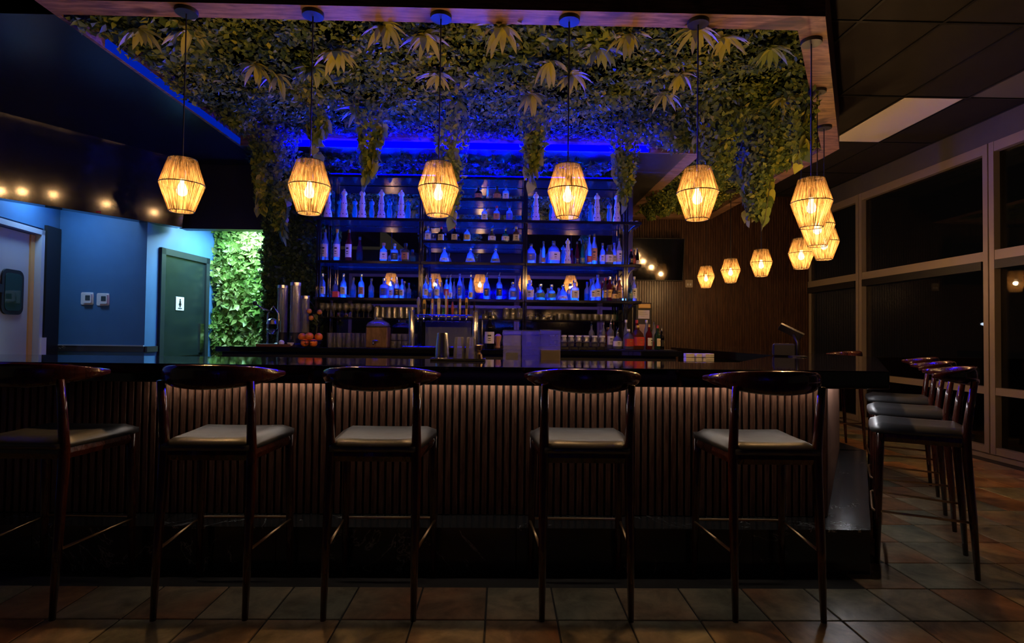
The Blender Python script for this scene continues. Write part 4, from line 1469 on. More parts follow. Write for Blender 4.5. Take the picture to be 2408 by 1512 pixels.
# beer towers of clear tube, citrus press, tray
for k, (px, h_, Y) in enumerate(((664, 0.60, 5.72), (694, 0.62, 5.62), (716, 0.50, 5.80))):
    t = thing('tube_dispenser', ['left tall clear drink tube on a black base, beside the leaf wall', 'middle tall clear drink tube on a black base', 'right shorter clear drink tube on a black base by the shelf'][k], 'drink tube', (px_x(px, Y, 740), Y, ZB), 0, 'tall clear drink tubes')
    MB().lathe([(0.085, 0), (0.085, 0.02), (0.06, 0.035), (0.05, 0.12), (0.053, 0.14)], 16).build('base', M_BLACK, t, True)
    MB().lathe([(0.050, 0.14), (0.050, h_)], 16, cap=False).build('tube', M_CLEAR, t, 'all')
    MB().lathe([(0.012, 0.14), (0.012, h_ - 0.02)], 8).build('ice_core', M_CLEAR, t, 'all')
    MB().lathe([(0.053, h_ - 0.01), (0.053, h_ + 0.02), (0.03, h_ + 0.03)], 16).build('lid', M_STEEL, t, True)
    MB().tube([(0, -0.05, 0.10), (0, -0.10, 0.10), (0, -0.105, 0.07)], 0.008, 6).build('tap', M_STEEL, t)
t = thing('citrus_press', 'chrome lever citrus press on the left end of the back worktop', 'citrus press', (px_x(640, 5.52, 760), 5.52, ZB), 0.2)
MB().bev(-0.085, 0.085, -0.10, 0.10, 0.0, 0.025, 0.008).build('base', M_STEEL, t)
MB().tube([(-0.05, 0.05, 0.02), (-0.05, 0.05, 0.32), (0.0, 0.05, 0.40), (0.05, 0.05, 0.32), (0.05, 0.05, 0.02)], 0.010, 8).build('arch', M_STEEL, t, 'all')
MB().lathe([(0.02, 0.12), (0.05, 0.15), (0.055, 0.17), (0.05, 0.172), (0.03, 0.15)], 14).build('cup', M_STEEL, t, True)
MB().lathe([(0.055, 0.22), (0.045, 0.26), (0.015, 0.28)], 14).build('bell', M_STEEL, t, True)
MB().tube([(0, 0.05, 0.34), (-0.09, -0.02, 0.37), (-0.14, -0.05, 0.41)], 0.009, 8).build('lever', M_STEEL, t, 'all')
MB().sphere(0.022, (-0.15, -0.056, 0.42), 10, 8).build('lever_knob', M_BLACK, t, 'all')
txx = px_x(648, 5.45, 805)
o = thing('serving_tray', 'low dark wooden tray with a pale rim on the back worktop', 'tray', (txx, 5.45, ZB))
MB().bev(-0.16, 0.16, -0.07, 0.07, 0.0, 0.012, 0.003).build('base', plain('tray_wood', (0.12, 0.05, 0.03), 0.4), o)
for (a, b, c, d) in ((-0.16, 0.16, -0.07, -0.062), (-0.16, 0.16, 0.062, 0.07), (-0.16, -0.152, -0.062, 0.062), (0.152, 0.16, -0.062, 0.062)):
    MB().box(a, b, c, d, 0.012, 0.026).build('rim', plain('tray_wood', (0.12, 0.05, 0.03), 0.4), o)
o = MB().lathe([(0.018, 0.0), (0.032, 0.022), (0.034, 0.030), (0.031, 0.030), (0.015, 0.006), (0.001, 0.005)], 16, cap=False).build('dip_bowl', M_WHITE, None, True, (px_x(684, 5.44, 805), 5.43, ZB + 0.012))
tag(o, 'small white bowl on the wooden tray', 'bowl')
o = MB().lathe([(0.014, 0.0), (0.026, 0.012), (0.028, 0.030), (0.020, 0.046), (0.008, 0.052), (0.001, 0.053)], 14).build('salt_pot', M_WHITE, None, True, (px_x(661, 5.47, 800), 5.48, ZB + 0.012))
tag(o, 'small round white pot on the wooden tray', 'pot')

# citrus sprig plant beside the shelf
lp_me = None

# clear bins on the under-bar shelf
M_MILK = glass('milky_plastic', (0.86, 0.86, 0.88), 0.24, (0.82, 0.80, 0.76), 0.8, 0.15)
M_SYR = plain('pale_syrup', (0.55, 0.42, 0.28), 0.5)
for k, (px, wd) in enumerate(((1204, 0.130), (1248, 0.130), (1293, 0.145))):
    Y = 4.16
    xx = px_x(px, Y, 800)
    t = thing('storage_bin', ['clear square bin with a dark mix, left of three', 'milky square bin with a pale lid, middle of three', 'large milky square bin half full of syrup, right of three'][k], 'bin', (xx, Y, 0.93), 0, 'plastic bins behind the counter')
    hw_ = wd / 2
    b = MB()
    zt = 0.320 if k < 2 else 0.326
    b.box(-hw_, hw_, -hw_, hw_, 0.0, zt - 0.04)
    b.build('bin_body', M_MILK if k else M_CLEAR, t)
    MB().bev(-hw_ - 0.006, hw_ + 0.006, -hw_ - 0.006, hw_ + 0.006, zt - 0.04, zt, 0.008).build('bin_lid', M_MILK, t)
    if k == 0:
        MB().box(-hw_ * .7, hw_ * .7, -hw_ * .7, hw_ * .7, 0.004, 0.15).build('contents', plain('blue_mix', (0.10, 0.16, 0.20), 0.4), t)
    elif k == 2:
        MB().box(-hw_ * .96, hw_ * .96, -hw_ * .96, hw_ * .96, 0.004, 0.175).build('contents', M_SYR, t)
    else:
        MB().box(-hw_ * .9, hw_ * .9, -hw_ * .9, hw_ * .9, 0.004, 0.06).build('contents', M_SYR, t)
bt = bottle('spirit', px_x(1151, 5.42, 800), 5.42, ZB, G_DARK, 'white', 'black', 'black bottle with a tall white label right of the beer tower', 'bottle by the beer tower', 1.25, 0, False)
o = MB().lathe([(0.010, 0.0), (0.024, 0.01), (0.018, 0.03), (0.030, 0.06), (0.034, 0.085), (0.012, 0.10)], 8).build('paper_flower', plain('pink_paper', (0.50, 0.26, 0.18), 0.6), None, True, (px_x(1171, 5.5, 780), 5.5, ZB))
o.scale = (1.1, 1.1, 1.5)
tag(o, 'pinkish crumpled garnish cup beside the black bottle', 'garnish cup')
# rack of jars
rx0, rx1 = px_x(1318, 5.55, 800), px_x(1425, 5.55, 800)
rk = thing('jar_rack', 'low black wire rack of clear jars right of the bins', 'rack', ((rx0 + rx1) / 2, 5.55, ZB))
hw_ = (rx1 - rx0) / 2
for yy in (-0.05, 0.05):
    MB().tube([(-hw_, yy, 0.03), (hw_, yy, 0.03)], 0.004, 6).build('rail', M_DSTEEL, rk)
    MB().tube([(-hw_, yy, 0.075), (hw_, yy, 0.075)], 0.004, 6).build('rail', M_DSTEEL, rk)
for xx in np.linspace(-hw_, hw_, 6):
    MB().tube([(xx, -0.05, 0), (xx, -0.05, 0.08)], 0.004, 6).build('upright', M_DSTEEL, rk)
    MB().tube([(xx, 0.05, 0), (xx, 0.05, 0.08)], 0.004, 6).build('upright', M_DSTEEL, rk)
    MB().tube([(xx, -0.05, 0.03), (xx, 0.05, 0.03)], 0.004, 6).build('cross_bar', M_DSTEEL, rk)
for k, px in enumerate((1326, 1343, 1361, 1379, 1398, 1416)):
    t = thing('mixer_jar', 'clear jar with a pale lid, %s from the left in the black rack' % ORD[k], 'jar', (px_x(px, 5.55, 800), 5.55, ZB + 0.034), 0, 'jars in the black rack')
    obj('jar_body', G_JAR, t).scale = (0.78, 0.78, 0.78)
    MB().lathe([(0.024, 0.0), (0.029, 0.006), (0.029, 0.05), (0.001, 0.05)], 10).build('contents', plain(['pale_mix', 'green_mix', 'cream_mix'][k % 3], [(0.35, 0.42, 0.42), (0.20, 0.28, 0.14), (0.45, 0.38, 0.28)][k % 3], 0.4), t, True)
    MB().lathe([(0.029, 0.094), (0.029, 0.108), (0.02, 0.110)], 10).build('lid', M_WHITE, t, True)
# bottle cluster on a tray at the right end
tr = MB().bev(px_x(1428, 5.5, 820), px_x(1585, 5.5, 820), 5.39, 5.66, ZB, ZB + 0.012, 0.003).build('bottle_tray', M_DSTEEL)
tag(tr, 'flat dark tray under the bottles at the right end', 'tray')
cl = [(1436, 5.60, 'spirit', C, 'white', 'black', .95, True), (1452, 5.48, 'round', C, 'white', 'silver', .95, True), (1472, 5.58, 'slim', C, 'white', 'white', .85, False), (1478, 5.44, 'flask', C, 'red', 'white', .80, False), (1497, 5.60, 'tall', Rd, 'cream', 'red', .85, False),
      (1499, 5.44, 'flask', Am, 'red', 'gold', .95, False), (1520, 5.58, 'slim', B_, 'white', 'white', .85, False), (1526, 5.45, 'spirit', Rd, 'white', 'gold', .86, False), (1538, 5.58, 'slim', C, 'red', 'silver', .80, False), (1546, 5.44, 'spirit', Gn, 'cream', 'red', .82, False), (1556, 5.55, 'spirit', Dk, 'black', 'silver', .70, True)]
for k, (px, Y, kd, gm, lc, cc, s, pr) in enumerate(cl):
    bottle(kd, px_x(px, Y, 790), Y, ZB + 0.012, gm, lc, cc, '%s bottle with %s label, %s from left on the dark tray' % ({'spirit': 'upright', 'round': 'bellied', 'slim': 'slim', 'flask': 'broad', 'tall': 'tall'}[kd], lc, ORD[k]), 'mixing bottles on the tray', s, 0.1 * k, pr)
# black cabinet box with a paper note
xx = px_x(1510, 5.95, 750)
bxo = thing('control_box', 'narrow black box with a cream paper note by the shelf end', 'box', (xx, 5.95, ZB))
MB().bev(-0.085, 0.085, -0.06, 0.06, 0, 0.50, 0.006).build('case', M_BLACK, bxo)
MB().box(-0.058, 0.062, -0.063, -0.060, 0.33, 0.42).build('paper_note', M_PAPER, bxo)
nt2 = MB()
for (a, b, zz) in ((-0.040, 0.030, 0.395), (-0.045, 0.045, 0.375), (-0.030, 0.010, 0.355)):
    nt2.box(a, b, -0.0640, -0.0632, zz, zz + 0.004)
nt2.build('handwriting', plain('pencil', (0.40, 0.38, 0.33), 0.7), bxo)
MB().box(-0.05, 0.06, -0.063, -0.060, 0.05, 0.27).build('brown_panel', plain('brown_card', (0.42, 0.28, 0.17), 0.6), bxo)
MB().bev(-0.06, 0.075, -0.068, -0.060, 0.44, 0.49, 0.006).build('brass_plate', LAB['gold'], bxo)

# ------------------------------------------------------------------ on the bar worktop
my = 3.42
mx = px_x(1078, my, 843)
o = thing('bar_mat', 'black rubber bar mat under the shaker and glasses', 'mat', (mx, my, CT1))
MB().bev(-0.165, 0.165, -0.075, 0.075, 0, 0.010, 0.003).build('base', M_RUBBER, o)
for (a, b, c, d) in ((-0.165, 0.165, -0.075, -0.069), (-0.165, 0.165, 0.069, 0.075), (-0.165, -0.159, -0.069, 0.069), (0.159, 0.165, -0.069, 0.069)):
    MB().box(a, b, c, d, 0.010, 0.014).build('rim', M_RUBBER, o)
zt = CT1 + 0.010
o = thing('shaker_tin', 'ribbed steel shaker tin standing upside down on the bar mat', 'shaker', (px_x(1040, my, 810), my, zt))
MB().lathe([(0.0440, 0.0), (0.0445, 0.004), (0.043, 0.02), (0.0435, 0.024), (0.0425, 0.028), (0.033, 0.150), (0.031, 0.158), (0.001, 0.158)], 24).build('tin_body', M_STEEL, o, True)
MB().ring(0.0442, 0.0022, 0.003, 24, 5).build('rim', M_STEEL, o)
for k, (px, lab) in enumerate(((1080, 'empty pint glass upside down on the bar mat, beside the shaker'), (1108, 'pint glass upside down on the bar mat, beside the sparkling one'))):
    o = MB().lathe([(0.037, 0.0), (0.038, 0.004), (0.028, 0.128), (0.026, 0.134), (0.001, 0.134)], 18, cap=False).build('pint_glass', M_CLEAR, None, True, (px_x(px, my, 810), my, zt))
    tag(o, lab, 'glass', 'pint glasses on the mat')
jg = thing('jigger', 'small hammered brass jigger cup on the bar mat', 'jigger', (px_x(1127, my - 0.01, 820), my - 0.01, zt))
MB().lathe([(0.024, 0.0), (0.018, 0.030), (0.009, 0.042), (0.016, 0.055), (0.022, 0.085), (0.020, 0.085), (0.010, 0.05)], 9).build('cup', plain('hammered_brass', (0.75, 0.50, 0.26), 0.22, 1.0), jg)
MB().ring(0.022, 0.0015, 0.085, 9, 4).build('rim', M_BRASS, jg)
# folded napkins, behind the counter at the wing
for k, px in enumerate((1620, 1640, 1663)):
    p_ = at_y(px, 836, 4.25)
    o = thing('napkin_stack', ['stack of white napkins behind the counter, left of three', 'small stack of white napkins behind the counter, middle of three', 'wider stack of white napkins behind the counter, right of three'][k], 'napkins', (p_.x, 4.25, 0.93), 0.2 * k, 'napkin stacks')
    for j in range(5):
        w_ = (0.032, 0.022, 0.042)[k]
        MB().bev(-w_, w_, -0.03, 0.03, j * 0.032, j * 0.032 + 0.029, 0.002).build('napkin_pack', M_PAPER, o)
# order tablet on the wing
p_ = at_z(1850, 838, CT1)
ps = thing('order_tablet', 'black tablet on a stand with a receipt printer on the side wing', 'tablet', (p_.x, p_.y, CT1), R(-25))
MB().bev(-0.11, 0.07, -0.06, 0.10, 0, 0.11, 0.012).build('printer', M_BLACK, ps)
MB().bev(-0.115, -0.108, -0.04, 0.06, 0.02, 0.085, 0.003).build('paper_slot', M_STEEL, ps)
MB().lathe([(0.075, 0), (0.075, 0.008), (0.02, 0.014)], 16, (0.08, -0.10, 0)).build('foot', M_BLACK, ps)
MB().tube([(0.08, -0.10, 0.01), (0.08, -0.09, 0.12), (0.05, -0.05, 0.19)], 0.012, 8).build('arm', M_BLACK, ps, 'all')
TT = Matrix.Translation((0.03, -0.02, 0.215)) @ Matrix.Rotation(R(28), 4, 'Y') @ Matrix.Rotation(R(-20), 4, 'X')
MB().bev(-0.10, 0.10, -0.075, 0.075, -0.006, 0.006, 0.004, TT).build('screen_case', M_BLACK, ps)
MB().box(-0.10, 0.10, -0.078, -0.073, -0.007, 0.007, TT).build('case_edge', M_STEEL, ps)
MB().box(-0.09, 0.09, -0.066, 0.066, 0.006, 0.007, TT).build('screen', plain('dark_screen', (0.01, 0.01, 0.012), 0.08), ps)

# ------------------------------------------------------------------ far wall: screen, outlet
a_, b2 = at_y(1440, 560, 8.85), at_y(1606, 662, 8.85)
tv = thing('wall_screen', 'black wall screen reflecting the pendant lamps, on the slatted wall', 'screen', ((a_.x + b2.x) / 2, 8.80, (a_.z + b2.z) / 2))
tv.rotation_euler = (R(8), 0, 0)
w2, h2 = (b2.x - a_.x) / 2, (a_.z - b2.z) / 2
MB().bev(-w2, w2, 0, 0.05, -h2, h2, 0.006).build('bezel', M_BLACK, tv)
MB().box(-w2 + 0.012, w2 - 0.012, -0.002, 0.0, -h2 + 0.014, h2 - 0.012).build('panel', plain('tv_panel', (0.004, 0.004, 0.005), 0.075, spec=0.9), tv)
MB().box(-0.15, 0.15, 0.05, 0.13, -0.12, 0.12).build('mount', M_BLACK, tv)
p_ = at_y(1620, 667, 8.962)
ol = thing('wall_outlet', 'square metal outlet plate on the slatted wall by the screen', 'outlet', (p_.x, 8.962, p_.z))
I = Matrix(((1, 0, 0, 0), (0, -1, 0, 0), (0, 0, 1, 0), (0, 0, 0, 1)))
plate(0.12, 0.125, 0.012, 0, 0.010, 0, 0, I).build('cover_plate', plain('nickel_plate', (0.45, 0.38, 0.30), 0.35, 0.8), ol)
for s in (-1, 1):
    plate(0.026, 0.036, 0.008, 0.010, 0.014, s * 0.022, -0.015, I).build('socket', M_WHITE, ol)

# ================================================================== GREENERY
GREEN = [(0.0, (0.012, 0.026, 0.014)), (0.35, (0.050, 0.095, 0.032)), (0.7, (0.20, 0.25, 0.040)), (1.0, (0.46, 0.42, 0.05))]
M_LEAF = leaf_mat('ivy_leaves', GREEN)
M_LEAF2 = leaf_mat('yellow_leaves', [(0.0, (0.17, 0.20, 0.02)), (0.5, (0.36, 0.34, 0.035)), (1.0, (0.50, 0.42, 0.06))], 0.4)
M_LEAF3 = leaf_mat('fresh_leaves', [(0.0, (0.06, 0.14, 0.02)), (0.35, (0.16, 0.30, 0.05)), (0.7, (0.34, 0.44, 0.12)), (1.0, (0.62, 0.62, 0.36))], 0.35)
M_BACKING = plain('black_backing', (0.003, 0.004, 0.002), 0.95, spec=0.0)  # near-black so the gaps between leaves read as shade
M_STEM = plain('vine_stem', (0.10, 0.09, 0.03), 0.7)


def leaf_cloud(name, P, N, size, tint, mat, aspect=0.6, flop=0.7, parent=None):
    """one mesh of many small folded leaves. P centres, N outward direction, size length"""
    n_ = len(P)
    N = N / np.linalg.norm(N, axis=1, keepdims=True)
    rv = rng.normal(size=(n_, 3))
    d = rv - N * np.sum(rv * N, axis=1, keepdims=True) * (1 - 0.0)
    d /= np.linalg.norm(d, axis=1, keepdims=True)
    tilt = rng.uniform(-0.2, flop, size=(n_, 1))
    d = d + N * tilt
    d /= np.linalg.norm(d, axis=1, keepdims=True)
    s = np.cross(d, N)
    s /= np.linalg.norm(s, axis=1, keepdims=True) + 1e-9
    u = np.cross(s, d)
    Ls = size[:, None]
    Wd = Ls * aspect * 0.5 * rng.uniform(0.8, 1.2, size=(n_, 1))
    p0 = P
    pm = P + d * Ls * 0.5 - u * Ls * 0.05
    pl = P + d * Ls * 0.42 - s * Wd + u * Ls * 0.08
    pr = P + d * Ls * 0.42 + s * Wd + u * Ls * 0.08
    pt = P + d * Ls - u * Ls * 0.12
    V = np.stack([p0, pl, pm, pr, pt], axis=1).reshape(-1, 3)
    base_ = (np.arange(n_) * 5)[:, None]
    F = np.concatenate([base_ + np.array([[0, 2, 1]]), base_ + np.array([[0, 3, 2]]), base_ + np.array([[1, 2, 4]]), base_ + np.array([[2, 3, 4]])], axis=0)
    me_ = bpy.data.meshes.new(name)
    nf = len(F)
    me_.vertices.add(len(V))
    me_.vertices.foreach_set('co', V.astype(np.float32).ravel())
    me_.loops.add(nf * 3)
    me_.loops.foreach_set('vertex_index', F.astype(np.int32).ravel())
    me_.polygons.add(nf)
    me_.polygons.foreach_set('loop_start', np.arange(0, nf * 3, 3, dtype=np.int32))
    me_.polygons.foreach_set('loop_total', np.full(nf, 3, dtype=np.int32))
    at = me_.attributes.new('tint', 'FLOAT', 'POINT')
    at.data.foreach_set('value', np.repeat(tint, 5).astype(np.float32))
    me_.materials.append(mat)
    me_.update(calc_edges=True)
    me_.validate()
    o_ = obj(name, me_, parent)
    return o_


def fbm(x, y, f, ph):
    return (np.sin(x * f + ph) * np.cos(y * f * 1.13 + ph * 1.7) + 0.5 * np.sin(x * f * 2.3 - ph + y * f * 1.4) + 0.35 * np.cos(y * f * 3.1 + ph * 2 - x * f * 0.7)) / 1.85


def in_recess(x, y):
    m = (x > XL + 0.05) & (y > YF + 0.17) & (y < YB - 0.04) & (((x - c_in1.x) * NO.x + (y - c_in1.y) * NO.y) < -0.02)
    m2 = (x > 2.02) & (x < 3.11) & (y >= YB - 0.05) & (y < 8.5)
    return m | m2


# overhead mat
n_ = 130000
x = rng.uniform(-2.66, 3.2, n_)
y = rng.uniform(3.2, 8.6, n_)
ok = in_recess(x, y)
x, y = x[ok], y[ok]
dens = fbm(x, y, 5.2, 1.0)
keep = rng.uniform(-1.3, 0.4, len(x)) < dens
x, y = x[keep], y[keep]
hang = (0.05 * fbm(x, y, 4.1, 2.2) + 0.045 * fbm(x, y, 11.0, 0.7)) * (1 - 0.5 * np.clip((y - 4.2) / 0.6, 0, 1))
z = 3.15 + hang - 0.05 * rng.random(len(x)) ** 2 + 0.055 * np.clip((y - 4.4) / 0.7, 0, 1) * np.clip((1.6 - x) / 0.4, 0, 1)
patch = fbm(x, y, 2.3, 4.0)
size = np.where(patch > 0.25, 0.056, 0.040) * rng.uniform(0.7, 1.4, len(x))
tint = np.clip(0.30 + 0.22 * fbm(x, y, 3.3, 0.6) + rng.normal(0, 0.17, len(x)), 0, 0.9)
PP = [np.stack([x, y, z], 1)]
NN = [np.tile([0, 0, -1.0], (len(x), 1)) + rng.normal(0, 0.45, (len(x), 3))]
SS, TTn = [size], [tint]


def clump(cx, cy_, z1, rad, n_, z0=3.12, sz=0.045, tn=0.30):
    u_ = rng.random(n_) ** 0.8
    zz = z0 - (z0 - z1) * u_
    rr_ = rad * (1 - 0.75 * u_) * np.sqrt(rng.random(n_))
    aa = rng.uniform(0, 2 * math.pi, n_)
    PP.append(np.stack([cx + rr_ * np.cos(aa), cy_ + rr_ * np.sin(aa), zz], 1))
    nn = np.stack([np.cos(aa), np.sin(aa) - 0.3, np.full(n_, -0.6)], 1)
    NN.append(nn + rng.normal(0, 0.35, (n_, 3)))
    SS.append(sz * rng.uniform(0.6, 1.4, n_))
    TTn.append(np.clip(tn + rng.normal(0, 0.16, n_), 0, 0.9))


VINES = [  # px, depth, end row px, radius, leaves in the clump, label
    (612, 5.30, 500, 0.13, 700, 'long yellow-leaved vine hanging left of the bottle shelves'),
    (655, 5.40, 560, 0.22, 900, 'thick dark vine hanging beside the left end of the shelves'),
    (868, 4.60, 440, 0.16, 650, 'vine with broad leaves hanging over the left shelf bay'),
    (1062, 4.55, 520, 0.20, 800, 'vine hanging beside the third lamp, its tip below the lamp'),
    (1252, 4.60, 430, 0.18, 700, 'vine of pale round leaves hanging left of the fourth lamp'),
    (1470, 5.00, 480, 0.17, 900, 'vine hanging over the right end of the shelves'),
    (1690, 4.50, 440, 0.30, 1500, 'bushy vine hanging right of the fifth lamp'),
    (1778, 4.75, 530, 0.24, 1300, 'longest trailing vine hanging between the fifth lamp and the corner lamps'),
    (1880, 4.15, 385, 0.18, 700, 'short vine spilling by the right wood beam'),
    (745, 4.70, 360, 0.14, 400, 'short vine hanging above the second lamp'),
]
for (px, Y, ye, rad, n_, lb) in VINES:
    e = at_y(px, ye, Y)
    clump(e.x, Y, e.z + 0.08, rad, n_)
# heavier drooping mass towards the angled corner
for (px, Y, ye, rad, n_) in ((1600, 4.9, 350, 0.35, 1200), (1740, 5.0, 420, 0.38, 1600), (1830, 4.7, 400, 0.30, 1200), (1560, 7.2, 505, 0.30, 900), (1640, 6.8, 470, 0.35, 1000), (1530, 7.8, 515, 0.2, 400), (1620, 7.6, 500, 0.3, 600), (640, 5.3, 380, 0.3, 800), (560, 5.0, 300, 0.2, 400), (470, 4.0, 110, 0.2, 300)):
    e = at_y(px, ye, Y)
    clump(e.x, Y, e.z, rad, n_, sz=0.042)
can = leaf_cloud('ceiling_greenery', np.concatenate(PP), np.concatenate(NN), np.concatenate(SS), np.concatenate(TTn), M_LEAF)
tag(can, 'dense mat of small green leaves filling the ceiling recess', 'greenery', None, 'stuff')
bk_ = MB().prism([(XL + 0.03, YF + 0.15), tuple(c_in1), tuple(c_in2), (3.12, 8.6), (2.01, 8.6), (2.01, YB), (XL + 0.03, YB)], 3.24, 3.28).build('greenery_backing', M_BACKING)
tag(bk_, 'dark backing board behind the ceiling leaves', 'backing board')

# leaves under the lowered ceiling, above and left of the shelves
n_ = 5200
x = rng.uniform(-2.62, 1.40, n_)
y = rng.uniform(5.66, 6.18, n_)
z = 3.05 - 0.09 * rng.random(n_) - 0.10 * np.clip(fbm(x, y, 6, 3), 0, 1)
P1a, N1a = np.stack([x, y, z], 1), np.tile([0, -0.3, -1.0], (n_, 1)) + rng.normal(0, 0.4, (n_, 3))
n2 = 6500
x = -2.64 + 0.66 * rng.random(n2) ** 1.15
z = rng.uniform(1.08, 3.05, n2)
y = 6.20 - 0.05 * rng.random(n2) - 0.10 * np.clip(fbm(x, z, 5, 1), 0, 1)
P2a, N2a = np.stack([x, y, z], 1), np.tile([0, -1.0, -0.35], (n2, 1)) + rng.normal(0, 0.4, (n2, 3))
n3 = 1500
x = rng.uniform(-1.95, 1.32, n3)
z = 2.90 + 0.14 * rng.random(n3)
y = rng.uniform(6.03, 6.18, n3)
P3a, N3a = np.stack([x, y, z], 1), np.tile([0, -1.0, 0.2], (n3, 1)) + rng.normal(0, 0.4, (n3, 3))
PA, NA = np.concatenate([P1a, P2a, P3a]), np.concatenate([N1a, N2a, N3a])
o = leaf_cloud('wall_ivy', PA, NA, 0.05 * rng.uniform(0.6, 1.4, len(PA)), np.clip(0.2 + rng.normal(0, 0.12, len(PA)), 0, 0.7), M_LEAF)
tag(o, 'dark ivy covering the wall above and left of the bottle shelves', 'ivy', None, 'stuff')
# blue LED on top of the shelf unit
lt = thing('shelf_top_led', 'blue LED strip on top of the bottle shelf', 'light strip', (0, 6.0, 2.885))
MB().add([(-1.85, -0.040, 0.004), (1.25, -0.040, 0.004), (1.25, -0.038, 0.026), (-1.85, -0.038, 0.026)], [(0, 1, 2, 3)]).build('led_tape', M_LED4, lt)
MB().add([(-1.86, -0.036, 0.0), (1.26, -0.036, 0.0), (1.26, -0.014, 0.028), (-1.86, -0.014, 0.028), (-1.86, -0.007, 0.0), (1.26, -0.007, 0.0)], [(0, 1, 2, 3), (3, 2, 5, 4), (0, 3, 4), (1, 5, 2), (0, 4, 5, 1)]).build('channel', M_BLACK, lt)

MB().box(-1.86, 1.26, -0.066, -0.014, 0.0285, 0.031).build('added_visor', M_BLACK, lt)  # added plate, out of view, keeps blue light off the leaves above

# bright leaf wall in the hallway
n_ = 9000
x = rng.uniform(-3.68, -2.35, n_)
z = rng.uniform(0.3, 2.55, n_)
y = 7.20 - 0.10 * rng.random(n_) - 0.05 * np.clip(fbm(x, z, 7, 2), -1, 1)
o = leaf_cloud('leaf_wall', np.stack([x, y, z], 1), np.tile([0, -1.0, 0.1], (n_, 1)) + rng.normal(0, 0.4, (n_, 3)), 0.075 * rng.uniform(0.55, 1.5, n_), np.clip(0.36 + 0.2 * fbm(x, z, 4, 1) + rng.normal(0, 0.16, n_), 0, 1), M_LEAF3)
tag(o, 'bright green leaf wall at the end of the blue hallway', 'leaf wall', None, 'stuff')

# single leaves: heart leaf and lance leaf
def heart_mesh(name, mat):
    pts = [(0, 0), (-0.30, -0.10), (-0.48, 0.12), (-0.42, 0.42), (-0.20, 0.74), (0, 1.0), (0.20, 0.74), (0.42, 0.42), (0.48, 0.12), (0.30, -0.10)]
    vs = [(x_, y_, 0.10 * abs(x_) - 0.12 * y_ * y_) for x_, y_ in pts] + [(0, 0.35, -0.04), (0, 0.7, -0.09)]
    c1, c2 = 10, 11
    fs = [(0, c1, 1), (1, c1, 2), (2, c1, 3), (3, c1, c2), (3, c2, 4), (4, c2, 5), (5, c2, 6), (6, c2, 7), (7, c2, c1), (7, c1, 8), (8, c1, 9), (9, c1, 0)]
    return MB().add(vs, fs).mesh(name, mat, 'all')


def lance_mesh(name, mat):
    vs, fs = [], []
    n = 5
    for i in range(n + 1):
        v = i / n
        wd = 0.115 * math.sin(math.pi * min(1, 0.06 + v * 0.94)) ** 0.8 * (1 - 0.25 * v)
        zz = 0.16 * v - 0.42 * v * v
        vs += [(-wd, v, zz + 0.03 * (wd / 0.1)), (0, v, zz), (wd, v, zz + 0.03 * (wd / 0.1))]
    for i in range(n):
        a = 3 * i
        fs += [(a, a + 1, a + 4, a + 3), (a + 1, a + 2, a + 5, a + 4)]
    return MB().add(vs, fs).mesh(name, mat, 'all')


HEART = [heart_mesh('leaf', M_LEAF), heart_mesh('leaf', M_LEAF2)]
LANCE = lance_mesh('leaf', M_LEAF2)
LANCE2 = lance_mesh('leaf', M_LEAF)
for me_, tv_ in ((HEART[0], 0.42), (HEART[1], 0.15), (LANCE, 0.35), (LANCE2, 0.55)):
    a = me_.attributes.new('tint', 'FLOAT', 'POINT')
    a.data.foreach_set('value', np.full(len(me_.vertices), tv_, dtype=np.float32))

vr = random.Random(5)
for (px, Y, ye, rad, n_, lb) in VINES:
    e = at_y(px, ye, Y)
    t = thing('hanging_vine', lb, 'vine', (e.x, Y, 3.12), 0, 'vines hanging from the recess')
    strands = 3
    yellow = 'yellow' in lb or 'pale' in lb
    for s_ in range(strands):
        a = vr.uniform(0, 6.28)
        r0 = rad * vr.uniform(0.2, 0.55)
        ln = (3.12 - e.z) * vr.uniform(0.72, 1.0) if s_ else (3.12 - e.z)
        pts = []
        for k in range(9):
            u_ = k / 8
            pts.append((math.cos(a) * r0 * (1 - 0.3 * u_) + 0.03 * math.sin(5 * u_ + a), math.sin(a) * r0 * (1 - 0.3 * u_) + 0.03 * math.cos(4 * u_ + a), -ln * u_))
        MB().tube(pts, 0.0035, 5).build('stem', M_STEM, t)
        nl = int(10 + ln * 9)
        for k in range(nl):
            u_ = 0.30 + 0.70 * (k + vr.random()) / nl
            f = u_ * 8
            i = min(int(f), 7)
            q = Vector(pts[i]).lerp(Vector(pts[i + 1]), f - i)
            sc_ = vr.uniform(0.065, 0.115)
            me_ = HEART[1] if vr.random() < (0.75 if yellow else 0.35) else HEART[0]
            o = obj('leaf', me_, t, q, (R(vr.uniform(-95, -40)), R(vr.uniform(-25, 25)), vr.uniform(-1.9, 1.9) + (math.pi if vr.random() < 0.2 else 0)))
            o.scale = (sc_, sc_, sc_)

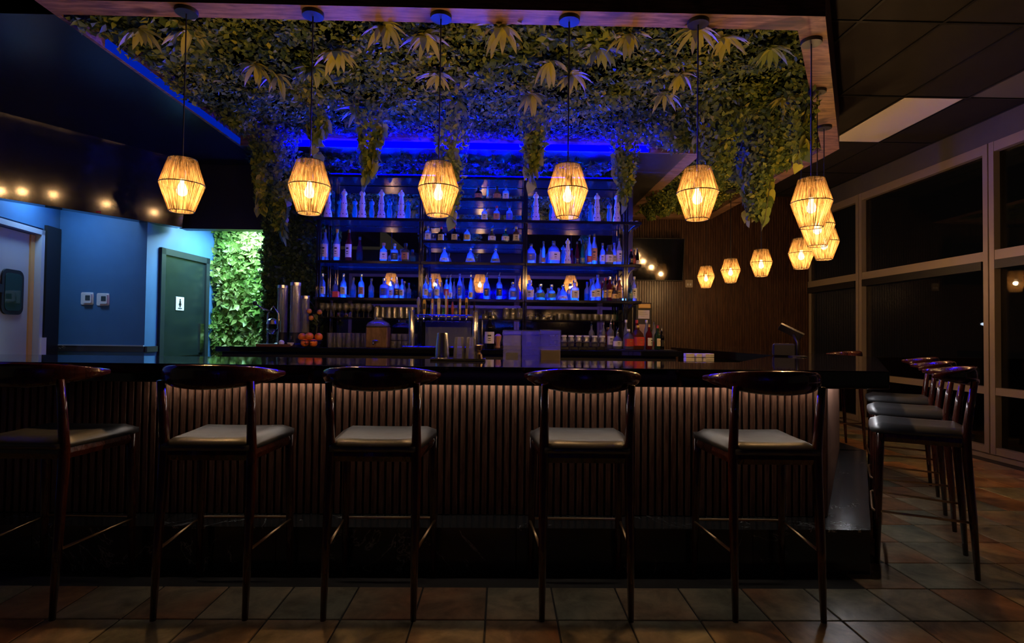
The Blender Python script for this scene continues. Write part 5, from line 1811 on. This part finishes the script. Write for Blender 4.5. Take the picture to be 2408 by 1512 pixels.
ROS = [(440, 85), (600, 165), (650, 190), (740, 175), (905, 75), (1000, 100), (1025, 190), (790, 135), (1075, 250), (1180, 80), (1290, 160), (1345, 190), (1475, 95), (1410, 130), (1635, 85), (1700, 105), (1760, 75), (1600, 190), (1560, 235), (1730, 270), (1850, 240), (1250, 235), (840, 270), (330, 85), (1810, 130)]
lev = lambda py: 0 if py < 120 else (1 if py < 200 else 2)
ROS = [r for r in ROS if bool(in_recess(np.array([at_z(r[0], r[1], 3.05).x]), np.array([at_z(r[0], r[1], 3.05).y]))[0])]
for k, (px, py) in enumerate(ROS):
    q = at_z(px, py, 3.05)
    yel = k % 5 != 3
    rank = sorted(r[0] for r in ROS if lev(r[1]) == lev(py)).index(px)
    t = thing('spiky_plant', 'spiky %s leaf rosette, %s from left %s' % ('yellowish' if yel else 'green', ORD[rank], ('close behind the front beam', 'in the middle of the ceiling leaves', 'deep in the ceiling leaves')[lev(py)]), 'plant', (q.x, q.y, 3.11), vr.uniform(0, 6), 'spiky rosettes in the ceiling greenery')
    nl = vr.randint(13, 17)
    for j in range(nl):
        a = 2 * math.pi * j / nl + vr.uniform(-0.2, 0.2)
        ln = vr.uniform(0.11, 0.19)
        o = obj('leaf', LANCE if yel else LANCE2, t, (0.012 * math.cos(a), 0.012 * math.sin(a), -0.02), (R(vr.uniform(-45, 6)), 0, a))
        o.scale = (ln * 1.3, ln, ln)

# little citrus tree beside the left drink tubes
t = thing('citrus_plant', 'small leafy plant with orange fruits behind the basket of oranges', 'plant', (px_x(742, 5.78, 760), 5.80, ZB))
MB().lathe([(0.04, 0), (0.05, 0.08), (0.046, 0.08)], 12).build('pot', M_BLACK, t, True)
MB().tube([(0, 0, 0.07), (0.01, 0, 0.20), (-0.01, 0, 0.34)], 0.006, 6).build('stem', M_STEM, t)
for k in range(26):
    a, zz = vr.uniform(0, 6.28), vr.uniform(0.20, 0.38)
    o = obj('leaf', HEART[0], t, (0.02 * math.cos(a), 0.02 * math.sin(a), zz), (R(vr.uniform(-60, 10)), 0, a))
    s_ = vr.uniform(0.05, 0.075)
    o.scale = (s_, s_, s_)
for (dx, dz) in ((-0.05, 0.36), (0.055, 0.35), (-0.03, 0.29)):
    MB().sphere(0.026, (dx, -0.07, dz), 10, 8).build('fruit', plain('yellow_orange_fruit', (0.80, 0.30, 0.04), 0.4), t, 'all')
